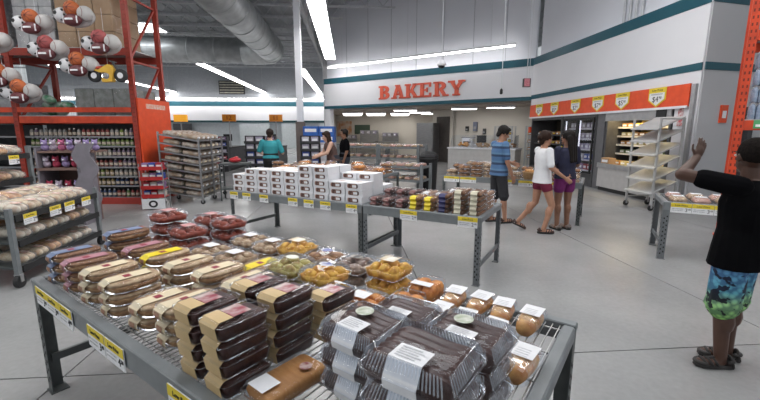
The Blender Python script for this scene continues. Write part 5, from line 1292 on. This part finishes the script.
# ---------------------------------------------------------------- small red wire rack with round badge
rr_ = empty('red_wire_rack', (-4.72, 7.62, 0), R(10))
M_RED = mat('red_wire', (.50, .03, .03), (.40, .025, .025), rough=.4)
for x in (0, .42):
    for y in (0, .3): b = MB(); b.tube([(x, y, 0), (x, y, .92)], .012, 6); b.build('post', M_STEEL, rr_)
for z in (.25, .42, .60, .80):
    b = MB(); b.box(.0, .42, 0, .3, z - .01, z + .005); b.build('tray', M_RED, rr_); b = MB(); b.box(0, .42, -.012, -.001, z - .01, z + .06); b.build('red_front', M_RED, rr_)
b = MB(); b.box(0, .42, -.03, -.013, .02, .22); bp_ = b.build('white_badge_board', M_PAPER, rr_)
b = MB(); b.loft([[(.21 + r_ * math.cos(2 * PI * k / 18), y, .12 + r_ * .85 * math.sin(2 * PI * k / 18)) for k in range(18)] for r_, y in ((.085, -.0305), (.085, -.034))]); b.build('round_badge', M_BLACK, bp_)
b = MB(); b.loft([[(.21 + r_ * math.cos(2 * PI * k / 18), y, .12 + r_ * .85 * math.sin(2 * PI * k / 18)) for k in range(18)] for r_, y in ((.045, -.0345), (.045, -.037))]); b.build('badge_centre', M_PAPER, bp_)
tag(rr_, 'small red wire rack with a white board and round black badge', 'rack')
for r_, z in enumerate((.256, .426, .606, .806)):
    for k in range(3): spawn('rrb%d' % (3 + (k + r_) % 4), k_carton(COLP[3 + (k + r_) % 4], .12, .16, .12, 'boxed_item'), local(rr_, .08 + k * .13, .14, z), R(10), 'small boxed item, %s from left, tray %s of red wire rack' % (ORD[k], ['one', 'two', 'three', 'four'][r_]), 'box', 'boxes on the red wire rack')
# ---------------------------------------------------------------- tall bakery cart with tilted shelves
ct = empty('bakery_cart', (-4.62, 8.22, 0), R(2))
CW, CD = .82, 1.32
for x in (0, CW):
    for y in (0, CD / 2, CD):
        b = MB(); b.box(x - .016, x + .016, y - .016, y + .016, .10, 1.54 - (.14 if x else 0)); b.build('post', M_STEEL, ct)
        cs = empty('caster', (x, y, 0)); cs.parent = ct
        b = MB(); b.loft([[(.045 * math.cos(a), py, .045 + .045 * math.sin(a)) for a in [2 * PI * k / 14 for k in range(14)]] for py in (-.014, .014)]); b.build('wheel', M_BLACK, cs)
        b = MB(); b.box(-.016, .016, -.02, -.0145, .04, .10); b.box(-.016, .016, .0145, .02, .04, .10); b.build('fork', M_STEEL, cs)
TZ = [.22 + .172 * k for k in range(8)]
for z in TZ:
    b = MB(); b.loft([[(0, 0, z + .05), (0, CD, z + .05), (0, CD, z + .065), (0, 0, z + .065)], [(CW, 0, z - .09), (CW, CD, z - .09), (CW, CD, z - .075), (CW, 0, z - .075)]]); sh = b.build('shelf', M_STEEL, ct)
    b = MB(); b.bar((0, -.014, z + .058), (CW, -.014, z - .082), .012, .03); b.build('edge_rail', M_STEEL, sh)
tag(ct, 'tall steel bakery cart with eight tilted shelves of loaves', 'bakery cart')
M_LOAF = food_mat('wrapped_brown_loaf', (.30, .20, .13), (.48, .42, .36), 8)
M_LOAF2 = food_mat('wrapped_pale_loaf', (.52, .48, .43), (.36, .28, .2), 8)
for r_, z in enumerate(TZ):
    for j_ in range(5):
        for i in range(2):
            c = (r_ + j_ * 2 + i) % 2; x = .22 + i * .38
            spawn('cartloaf%d' % c, k_case_pack((M_LOAF, M_LOAF2)[c], (M_PAPER, L_CREAM)[c], .20, .34, .09), local(ct, x, .14 + j_ * .257, z + .066 - x / CW * .14 + .006), R(2) + PI / 2, 'wrapped loaf on the bakery cart, shelf %s, %s deep, %s side' % (['one', 'two', 'three', 'four', 'five', 'six', 'seven', 'eight'][r_], ORD[j_], ['left', 'right'][i]), 'bread', 'loaves on the bakery cart', tilt=(math.atan(.14 / CW), 0))
# ================================================================ BAKERY SIGN
M_LET = mat('orange_red_letters', (.78, .13, .07), (.72, .11, .06), rough=.5)
def letter(strokes):
    b = MB()
    for poly in strokes: b.prism_xz(poly, -.05, 0)
    return b
def rc(x0, x1, z0, z1): return [(x0, z0), (x1, z0), (x1, z1), (x0, z1)]
def bowl(x, z0, z1, w, t, n=8):
    # right half ring as quads
    out = []; cz = (z0 + z1) / 2; rz_ = (z1 - z0) / 2
    for k in range(n):
        a, c = -PI / 2 + PI * k / n, -PI / 2 + PI * (k + 1) / n
        out.append([(x + (w - t) * math.cos(a), cz + (rz_ - t * .75) * math.sin(a)), (x + w * math.cos(a), cz + rz_ * math.sin(a)), (x + w * math.cos(c), cz + rz_ * math.sin(c)), (x + (w - t) * math.cos(c), cz + (rz_ - t * .75) * math.sin(c))])
    return out
T = .23
LET = {
 'B': [rc(0, .42, .0, .13), rc(0, .42, .87, 1), rc(.10, .10 + T, 0, 1), rc(.28, .42, .45, .57)] + bowl(.40, 0, .57, .38, T) + bowl(.40, .45, 1, .34, T),
 'A': [[(.08, 0), (.27, 0), (.56, 1), (.36, 1)], [(.62, 0), (.86, 0), (.58, 1), (.38, 1)], rc(.22, .68, .26, .38), rc(-.02, .36, 0, .11), rc(.54, .96, 0, .11), rc(.26, .5, .89, 1)],
 'K': [rc(.10, .10 + T, 0, 1), rc(0, .40, 0, .12), rc(0, .40, .88, 1), [(.28, .36), (.44, .36), (.80, 1), (.58, 1)], [(.36, .50), (.52, .62), (.90, 0), (.66, 0)], rc(.52, .94, .88, 1), rc(.56, .98, 0, .12)],
 'E': [rc(.10, .10 + T, 0, 1), rc(0, .80, 0, .13), rc(0, .78, .87, 1), rc(.28, .56, .44, .56), rc(.48, .58, .34, .66), rc(.68, .80, .13, .30), rc(.66, .78, .70, .87)],
 'R': [rc(.10, .10 + T, 0, 1), rc(0, .40, 0, .12), rc(0, .42, .88, 1), rc(.28, .42, .42, .54)] + bowl(.40, .42, 1, .36, T) + [[(.36, .46), (.58, .46), (.86, 0), (.62, 0)], rc(.58, .94, 0, .12)],
 'Y': [rc(.36, .36 + T, 0, .48), rc(.24, .68, 0, .12), [(.36, .40), (.56, .46), (.26, 1), (.04, 1)], [(.36, .46), (.56, .40), (.88, 1), (.66, 1)], rc(-.04, .36, .88, 1), rc(.56, .96, .88, 1)]}
bsg = empty('bakery_sign'); s0_ = 3.42; p = BLEFT + dB * s0_ + nB * .012
bsg.location = (p.x, p.y, 2.98); bsg.rotation_euler = (0, 0, math.atan2(dB.y, dB.x))
for k, ch in enumerate('BAKERY'):
    b = letter(LET[ch]); sx, sz = .75, .60
    b.v = [(v[0] * sx + k * .70, v[1], v[2] * sz) for v in b.v]
    b.build('letter', M_LET, bsg)
tag(bsg, 'orange-red slab serif letters reading BAKERY on the white fascia', 'sign')
# hanging camera, sensor and red box near the fascia
def hanging(name, x, y, z, label, cat, parts):
    o = empty(name, (x, y, z)); b = MB(); b.tube([(0, 0, .1), (0, 0, ROOF - .08 - z)], .010, 6); b.build('stem', M_JOIST, o); parts(o); return tag(o, label, cat)
def cam_parts(o):
    b = MB(); b.lathe([(.02, .12), (.05, .10), (.12, .02), (.12, -.02), (.10, -.05)], 14); b.build('housing', M_CARTON, o, True)
    b = MB(); b.ell((0, 0, -.06), .085, .085, .06, 12, 6); b.build('dome', M_BLACK, o, True)
hanging('dome_camera', 1.66, 11.0, 3.33, 'white dome camera hanging in front of the BAKERY letters', 'camera', cam_parts)
def sens(o):
    b = MB(); b.lathe([(.02, .1), (.04, .06), (.04, -.03), (.02, -.05)], 10); b.build('sensor_head', M_BLACK, o, True)
hanging('hanging_sensor', 3.28, 10.9, 2.58, 'black sensor hanging on a thin dark rod', 'sensor', sens)
def redb(o):
    b = MB(); b.box(-.10, .10, -.06, .06, -.14, .10); b.build('box_body', M_BLACK, o); b = MB(); b.box(-.09, .07, -.068, -.0605, -.13, .09); b.build('red_face', mat('pinkish_red_face', (.50, .12, .16), (.55, .25, .28), scale=30), o)
    b = MB(); b.tube([(.07, 0, .10), (.07, 0, 3.3)], .006, 5); b.build('cable', M_JOIST, o)
hanging('hanging_sign_box', 4.35, 12.0, 2.98, 'small red-faced box hanging on two cables near the corner', 'sign', redb)
b = MB(); b.bbox(-.07, .07, -.06, 0, -.10, .10, .01); al = b.build('alarm_horn', M_ORANGE); p = CORN + dR * .10 + nR * .003; al.location = (p.x, p.y, 1.60); al.rotation_euler = (0, 0, RA); tag(al, 'small orange alarm horn at the inner corner', 'alarm')
# ================================================================ TABLE OF CLAMSHELLS BEHIND THE BOY
T4 = rack_table((1.21, 7.48), T_RZ, 2.40, .90, 'grey rack table of pastry clamshells behind the boy in blue')
for k, (x, w) in enumerate(((.18, .3), (.50, .3), (1.18, .24), (1.52, .24), (1.95, .3))): price_tag(local(T4, x, -.0065, .650), T_RZ, 'yellow and white price tag, %s from left on the clamshell table' % ORD[k], '4', '48', w, .10)
for i in range(10):
    n = (2, 3, 4, 4, 3, 2, 2, 3, 2, 2)[i]
    for k in range(n):
        if i in (6,): continue
        kd = ('pale', 'cinn', 'cinn', 'pale', 'cinn', 'pale', 'pale', 'cinn', 'red', 'pale')[i]
        spawn(kd, KIND[kd][0], local(T4, .14 + i * .235, .16, .7015 + k * KIND[kd][1]), T_RZ + R(random.uniform(-2, 2)), 'pastry clamshell on the table behind the boys, front row, %s stack, %s' % (ORD[i], level(k, n).replace(' of its stack', '').replace(' in its stack', '')), 'pastry pack', 'clamshells on the far table')
for i in range(9):
    n = (3, 4, 4, 3, 3, 3, 4, 3, 3)[i]
    for k in range(n):
        kd = ('cinn', 'pale', 'pale', 'cinn', 'pale', 'cinn', 'pale', 'pale', 'cinn')[i]
        spawn(kd, KIND[kd][0], local(T4, .16 + i * .26, .48, .7015 + k * KIND[kd][1]), T_RZ + R(random.uniform(-2, 2)), 'pastry clamshell on the table behind the boys, back row, %s stack, %s' % (ORD[i], level(k, n).replace(' of its stack', '').replace(' in its stack', '')), 'pastry pack', 'clamshells on the far table')
bk = empty('wicker_basket', local(T4, 1.55, .16, .7015), T_RZ)
b = MB()
for k in range(6): b.lathe([(.085 + .006 * k, .024 * k), (.094 + .006 * k, .024 * k + .012), (.087 + .006 * k, .024 * k + .0235)], 16)
b.build('woven_wall', mat('wicker', (.44, .27, .12), (.32, .18, .07), scale=40, bump=.4), bk); b = MB()
for k in range(7): b.ell((.05 * math.cos(k * .9) * (k > 0), .05 * math.sin(k * .9) * (k > 0), .155), .042, .042, .028, 8, 5)
b.build('rolls', F_ROLL, bk, True); tag(bk, 'round wicker basket of rolls on the clamshell table', 'basket')
# ================================================================ PASTRY TABLE BEHIND THE PIE BOXES
t3p = Vector((-.17, 7.12, 0)) - Vector((math.cos(T_RZ), math.sin(T_RZ), 0)) * 2.6
T3 = rack_table((t3p.x, t3p.y), T_RZ, 2.6, 1.15, 'grey rack table heaped with pastry packs behind the pie boxes')
for r_ in range(3):
    for i in range(11):
        n = (2, 2, 2)[r_] + (1 if (i * 7 + r_) % 3 == 0 else 0)
        kd = ('cinn', 'pale', 'cinn', 'buns')[(i * 3 + r_) % 4]
        for k in range(n):
            spawn(kd, KIND[kd][0], local(T3, .15 + i * .233, .18 + r_ * .33, .7015 + k * KIND[kd][1]), T_RZ + R(random.uniform(-3, 3)), '%s pack on the pastry table, %s row, %s stack from left, %s' % ({'cinn': 'cinnamon', 'pale': 'pastry', 'buns': 'bun'}[kd], ['front', 'middle', 'back'][r_], ORD[i], {0: 'lowest', n - 1: 'topmost'}.get(k, 'middle')), 'pastry pack', 'packs on the pastry table')
# ================================================================ BAG SHELVES IN FRONT OF THE KITCHEN
def bag_shelf(loc, L, tiers, label, H=1.25):
    o = empty('bag_shelf', (loc[0], loc[1], 0), T_RZ)
    for x in (0, L):
        for y in (0, .55): b = MB(); b.box(x - .03, x + .03, y - .03, y + .03, 0, H); b.build('post', M_GREY, o)
    for z in tiers:
        b = MB(); b.box(.032, L - .032, -.02, .57, z - .05, z); b.build('shelf', M_GREY, o)
    return tag(o, label, 'shelf unit')
for q, (lc, L, tiers, nm) in enumerate((((-1.25, 11.75), 1.35, (.50, .82, 1.12), 'left'), ((-.02, 11.08), 1.20, (.50, .82, 1.12), 'right'), ((-.10, 9.85), 1.25, (.38, .70), 'front'))):
    bs_ = bag_shelf(lc, L, tiers, 'grey shelf unit of bagged rolls before the kitchen, %s one' % nm, H=tiers[-1] + .06)
    for ti, z in enumerate(tiers):
        for r_ in range(2):
            for k in range(5):
                spawn('pkt%d' % ((k + ti) % 2), k_pkt(F_PALE), local(bs_, .16 + k * (L - .32) / 4, .13 + r_ * .29, z + .001), T_RZ + R(random.uniform(-3, 3)), 'bagged rolls, %s from left, %s row, tier %s of %s bag shelf' % (ORD[k], ['front', 'back'][r_], ['one', 'two', 'three'][ti], nm), 'bread', 'bagged rolls on kitchen shelves')
# trash bin
tb_ = empty('trash_bin', (1.26, 10.15, 0)); b = MB(); b.lathe([(.20, 0), (.215, .05), (.24, .82), (.255, .83), (.255, .87)], 20); b.build('drum', M_BLACK, tb_, True)
b = MB(); b.lathe([(.25, .871), (.25, .90), (.20, .98), (.10, 1.03)], 20); b.build('dome_lid', M_BLACK, tb_, True)
b = MB(); b.box(-.12, .12, -.235, -.20, .90, .96); b.build('flap', M_DARK, tb_); tag(tb_, 'black round trash bin with a domed lid', 'bin')
# ================================================================ KITCHEN
kz = math.atan2(dB.y, dB.x); KZ = math.atan2((KB1 - KB0).y, (KB1 - KB0).x)
def steel_cab(p, w, d, h, label, name='steel_refrigerator'):
    o = empty(name, (p[0], p[1], 0), kz)
    b = MB(); b.box(-w / 2, w / 2, 0, d, .08, h); b.build('body', M_STEEL, o); b = MB(); b.box(-w / 2, w / 2, .03, d, 0, .079); b.build('base', M_BLACK, o)
    for z0, z1 in ((.10, h * .56), (h * .57, h - .02)):
        b = MB(); b.box(-w / 2 + .01, w / 2 - .01, -.04, -.001, z0, z1); dr = b.build('door', M_STEEL, o)
        b = MB(); b.box(w / 2 - .09, w / 2 - .06, -.08, -.041, (z0 + z1) / 2 - .15, (z0 + z1) / 2 + .15); b.build('handle', M_ALU, dr)
    return tag(o, label, 'refrigerator')
steel_cab((2.24, 19.75), .92, .7, 1.95, 'stainless steel refrigerator left of the dark kitchen door')
wm_ = struct(wall_seg('wall_kitchen_mid', Vector((2.72, 20.55, 0)), Vector((3.56, 19.32, 0)), 0, 3.0, .12, M_KW), 'short cream wall around the dark kitchen door')
dd_ = struct(wall_seg('door_2', Vector((2.92, 20.24, 0)), Vector((3.42, 19.50, 0)), .01, 2.25, .05, mat('dark_bronze_door', (.07, .06, .055), (.055, .048, .045), rough=.4), None, .05), 'dark bronze kitchen door')
for q, (s, w, h, nm) in enumerate(((.9, 1.0, 1.05, 'left'), (2.2, 1.3, 1.35, 'middle'), (3.6, 1.1, 1.2, 'right'))):
    o = empty('steel_prep_table', tuple(KB0.lerp(KB1, (s + .3) / 10) + Vector((-.42, -.95, 0))), KZ)
    b = MB(); b.box(-w / 2, w / 2, 0, .7, .86, .90); b.build('top', M_STEEL, o)
    for x in (-w / 2 + .04, w / 2 - .04):
        for y in (.04, .66): b = MB(); b.box(x - .02, x + .02, y - .02, y + .02, 0, .86); b.build('leg', M_STEEL, o)
    b = MB(); b.box(-w / 2 + .02, w / 2 - .02, .05, .65, .25, .28); b.build('lower_shelf', M_STEEL, o); b = MB(); b.box(-w / 2, w / 2, .66, .70, .90, h + .25); b.build('splash_back', M_STEEL, o)
    b = MB(); b.box(-w / 2, w / 2, .40, .659, h, h + .03); b.build('over_shelf', M_STEEL, o)
    tag(o, 'stainless prep table at the kitchen back wall, %s one' % nm, 'table')
    for k in range(3):
        spawn('frz%d' % k, k_carton(COLP[k], .15, .16, .17), local(o, -w / 3 + k * w / 3, .53, h + .031), kz, 'small box, %s from left on the %s prep table' % (ORD[k], nm), 'box', 'boxes on prep tables')
b = MB(); b.box(-.55, .55, -.03, 0, 0, .6); gb = b.build('green_board', mat('dark_green_board', (.06, .10, .07), rough=.6)); gb.location = tuple(KB0.lerp(KB1, .185) + Vector((-.01, -.03, 0))); gb.location.z = 1.35; gb.rotation_euler = (0, 0, KZ); tag(gb, 'dark green board on the kitchen back wall', 'board')
o = empty('pastry_picture', tuple(KB0.lerp(KB1, .06) + Vector((-.01, -.03, 0))), KZ); o.location.z = 1.2
b = MB(); b.box(-.55, .55, -.03, 0, 0, 1.0); b.build('poster', mat('orange_brown_print', (.50, .22, .09), (.60, .50, .42), scale=3.5, detail=1), o); b = MB(); b.box(-.58, .58, -.02, .0, -.03, 0); b.build('ledge', M_ALU, o); tag(o, 'orange-brown picture panel at the left of the kitchen', 'picture')
# service counter with display bins before the fascia
sc_ = empty('service_counter', tuple(K(7.7, -1.6)), kz)
b = MB(); b.box(0, 2.5, 0, .75, .08, .90); b.build('base', mat('pale_counter', (.50, .49, .48), (.45, .44, .43), rough=.5), sc_); b = MB(); b.box(-.03, 2.53, -.04, .79, .901, .945); b.build('worktop', M_CARTON, sc_); b = MB(); b.box(.03, 2.47, .04, .72, 0, .079); b.build('kick', M_BLACK, sc_)
tag(sc_, 'pale service counter below the bakery fascia', 'counter')
for k in range(3):
    o = empty('display_bin', local(sc_, .42 + k * .82, .36, .946), kz)
    b = MB(); b.loft([[(-.36, y, z) for y, z in ((-.30, 0), (-.30, .22), (-.12, .44), (.30, .46), (.30, 0))], [(.36, y, z) for y, z in ((-.30, 0), (-.30, .22), (-.12, .44), (.30, .46), (.30, 0))]]); b.build('clear_case', M_CLEAR, o)
    b = MB(); rnd = random.Random(k)
    for q in range(22): b.ell((rnd.uniform(-.28, .28), rnd.uniform(-.22, .2), .045 + rnd.uniform(0, .12)), .06, .05, .035, 8, 5)
    b.build('pastries', (F_ROLL, F_PALE, F_CINN)[k], o, True)['kind'] = 'stuff'
    tag(o, 'clear display bin of pastries, %s on the service counter' % ['left', 'middle', 'right'][k], 'display case', 'display bins')
# back counter equipment along the pale kitchen wall
bc = empty('back_counter', tuple(K(6.6, 2.0)), kz)
b = MB(); b.box(0, 2.3, 0, .5, 0, .90); b.build('base', mat('pale_counter', (.50, .49, .48)), bc); b = MB(); b.box(-.02, 2.32, -.03, .5, .901, .94); b.build('worktop', M_CARTON, bc); tag(bc, 'pale back counter against the kitchen wall', 'counter')
o = empty('monitor', local(bc, 1.0, .2, .941), kz); b = MB(); b.box(-.22, .22, -.02, .02, .08, .42); b.build('screen', M_BLACK, o); b = MB(); b.box(-.03, .03, -.015, .015, .01, .08); b.box(-.1, .1, -.08, .08, 0, .01); b.build('stand', M_DARK, o); tag(o, 'black monitor on the back counter', 'monitor')
o = empty('label_printer', local(bc, .35, .22, .941), kz); b = MB(); b.bbox(-.25, .25, -.15, .15, 0, .30, .02); b.build('body', M_CARTON, o); b = MB(); b.box(-.18, .18, -.16, -.151, .06, .14); b.build('slot', M_DARK, o); b = MB(); b.box(-.30, .30, -.10, .12, .301, .33); b.build('tray', M_DARK, o); tag(o, 'white label printer on the back counter', 'printer')
for k, (s, z, w, h) in enumerate(((6.75, 1.55, .16, .22), (7.15, 1.55, .20, .42), (7.6, 1.40, .14, .26))):
    o = empty('wall_dispenser', tuple(K(s, 2.595)), kz); o.location.z = z
    b = MB(); b.bbox(-w / 2, w / 2, -.12, -.003, 0, h, .02); b.build('body', (M_BLACK, mat('blue_grey_box', (.20, .22, .30)), M_DARK)[k], o); b = MB(); b.box(-w * .3, w * .3, -.13, -.121, h * .2, h * .5); b.build('spout', M_ALU, o); tag(o, 'wall dispenser on the pale kitchen wall, %s from left' % ORD[k], 'dispenser', 'wall dispensers')
# white bun oven rack hung with plastic behind the counter
for k in range(2):
    o = empty('covered_rack', tuple(K(9.0 + k * 1.25, .85)), kz)
    for x in (-.35, .35):
        for y in (0, .5): b = MB(); b.box(x - .02, x + .02, y - .02, y + .02, 0, 1.75); b.build('post', M_WR, o)
    for z in (.5, .8, 1.1, 1.4, 1.73): b = MB(); b.box(-.36, .36, -.01, .51, z - .02, z); b.build('shelf', M_WR, o)
    b = MB(); pts = [(-.40 + .8 * q / 16, -.04 + .02 * math.sin(q * 1.9)) for q in range(17)]
    b.loft([[(x, y, z) for x, y in pts] for z in (.4, 1.75)], False, False, False); b.build('plastic_sheet', M_FILM, o); tag(o, 'white rack behind a clear plastic sheet, %s one' % ['left', 'right'][k], 'rack', 'covered racks')
    for z in (.5, .8, 1.1, 1.4):
        for q in range(3): spawn('caseloaf%d' % (q % 3), k_case_pack(F_PALE, M_PAPER), local(o, -.23 + q * .23, .22, z + .001), kz, 'wrapped loaf, %s, %s height, %s covered rack' % (ORD[q], {.5: 'knee', .8: 'hip', 1.1: 'chest', 1.4: 'head'}[z], ['left', 'right'][k]), 'bread', 'loaves on covered racks')
# ================================================================ CHECKOUTS AND CASES AT THE BACK LEFT
bx = empty('case_stack_pallet', (-2.02, 13.3, 0)); b = MB(); b.box(-.55, .55, -.4, .4, .10, .13); b.build('deck_board', M_CARD, bx)
for x in (-.5, 0, .46): b = MB(); b.box(x, x + .08, -.4, .4, 0, .099); b.build('runner', M_CARD, bx)
tag(bx, 'wooden pallet under the stacked drink cases', 'pallet')
for lv in range(6):
    for k in range(2):
        top = lv >= 4
        spawn('dcase%d' % top, k_carton(mat('blue_case', (.03, .14, .50), (.02, .10, .40), scale=5) if top else mat('white_print_case', (.55, .55, .60), (.45, .40, .42), scale=5), .50, .6, .26, 'drink_case'), (-2.28 + k * .52, 13.3, .131 + lv * .262), 0, '%s drink case on the pallet, %s column, %s' % ('blue' if top else 'white', ['left', 'right'][k], level(lv, 6)), 'case', 'drink cases')
def checkout(loc, rz, num, lab, lit=False):
    o = empty('checkout_lane', (loc[0], loc[1], 0), rz)
    b = MB(); b.box(-.35, .35, 0, 2.2, .1, .88); b.build('counter', M_DARK, o); b = MB(); b.box(-.37, .37, -.02, 2.22, .881, .92); b.build('belt_top', M_BLACK, o)
    b = MB(); b.box(-.32, .32, .03, 2.17, 0, .099); b.build('kick', M_BLACK, o)
    b = MB(); b.tube([(.30, .3, .92), (.30, .3, 1.92)], .025, 8); b.build('pole', M_ALU, o)
    sg = MB(); sg.box(.05, .55, .24, .36, 1.921, 2.19); so = sg.build('lane_sign', mat('orange_lane_sign_lit', (.95, .42, .04), (.95, .40, .03), emit=.7) if lit else mat('orange_lane_sign', (.75, .26, .02), (.68, .22, .02), rough=.4), o)
    if num: text(num, so, (.30, .236, 2.055), .24, (PI / 2, 0, 0), M_LET if lit else mat('dark_red_numeral', (.30, .04, .01)), 'lane_number')
    b = MB(); b.box(-.30, .15, .5, .85, .921, 1.05); b.build('scanner', M_STEEL, o)
    b = MB(); b.box(-.22, .12, 1.05, 1.10, 1.15, 1.42); b.build('screen', M_BLACK, o); b = MB(); b.tube([(-.05, 1.12, .921), (-.05, 1.12, 1.2)], .02, 6); b.build('screen_stand', M_DARK, o)
    b = MB(); b.box(-.36, .36, -.34, -.06, 0, 1.35); b.build('candy_back', M_DARK, o)
    for z in (.25, .5, .75, 1.0, 1.22): b = MB(); b.box(-.36, .36, -.46, -.341, z - .015, z); b.build('candy_shelf', M_ALU, o)
    tag(o, lab, 'checkout')
    for zi, z in enumerate((.25, .5, .75, 1.0, 1.22)):
        for k in range(5):
            c = (zi * 3 + k * 2) % 7; spawn('candy%d' % c, k_carton(COLP[c], .10, .09, .11, 'candy_box'), local(o, -.28 + k * .14, -.40, z + .001), rz, 'candy box, %s from left, shelf %s of the %s lane rack' % (ORD[k], ['one', 'two', 'three', 'four', 'five'][zi], {'12': 'middle', '11': 'rightmost', '': 'leftmost'}[num]), 'candy box', 'candy boxes at checkouts')
    return o
checkout((-6.2, 15.3), R(3), '12', 'dark checkout lane with orange lane sign 12 on a pole')
checkout((-4.42, 15.5), R(3), '11', 'dark checkout lane with orange lane sign 11 behind the man')
checkout((-8.25, 15.6), R(3), '', 'dark checkout lane with a lit orange lane lamp', True)
# black magazine rack beside the man
for q, (x, y) in enumerate(((-1.98, 11.2), (-3.55, 11.2))):
    o = empty('magazine_rack', (x, y, 0), R(4))
    b = MB(); b.box(-.28, .28, .0, .06, 0, 1.42); b.build('back', M_BLACK, o)
    for k in range(6):
        b = MB(); b.box(-.28, .28, -.12, -.001, .15 + k * .21, .17 + k * .21); b.box(-.28, .28, -.125, -.121, .15 + k * .21, .22 + k * .21); b.build('pocket', M_DARK, o)
    tag(o, 'black magazine rack standing %s of the man in teal' % ['right', 'left'][q], 'rack')
    for k in range(6):
        for i in range(2): spawn('mag%d' % ((k + i) % 4), k_carton(COLP[(k + i) % 4], .20, .02, .17, 'magazine'), local(o, -.13 + i * .26, -.06, .171 + k * .21), R(4), 'magazine, pocket %s, %s, rack %s of the man' % (['one', 'two', 'three', 'four', 'five', 'six'][k], ['left', 'right'][i], ['right', 'left'][q]), 'magazine', 'magazines on the black racks')
# red bag heap on a grey cart near the lanes
o = empty('flat_cart', (-3.30, 8.9, 0), R(10))
b = MB(); b.box(-.32, .32, -.22, .22, .80, .84); b.box(-.32, .32, -.22, .22, .25, .28); b.build('shelf', M_GREYD, o)
for x in (-.3, .3):
    for y in (-.2, .2): b = MB(); b.box(x - .015, x + .015, y - .015, y + .015, 0, .80); b.build('leg', M_GREYD, o)
tag(o, 'small dark grey stand left of the pie boxes', 'stand')
o2 = empty('red_bag', local(o, 0, 0, .841), R(10)); b = MB(); b.ell((0, 0, .06), .14, .11, .06, 14, 8); b.build('bag_body', mat('red_plastic_bag', (.60, .04, .05), (.42, .02, .03), rough=.3, scale=8), o2, True); b = MB(); b.ell((.03, 0, .115), .05, .05, .03, 10, 6); b.build('knot', mat('red_plastic_bag', (.6, .04, .05)), o2, True); tag(o2, 'red plastic bag on the small dark stand', 'bag')
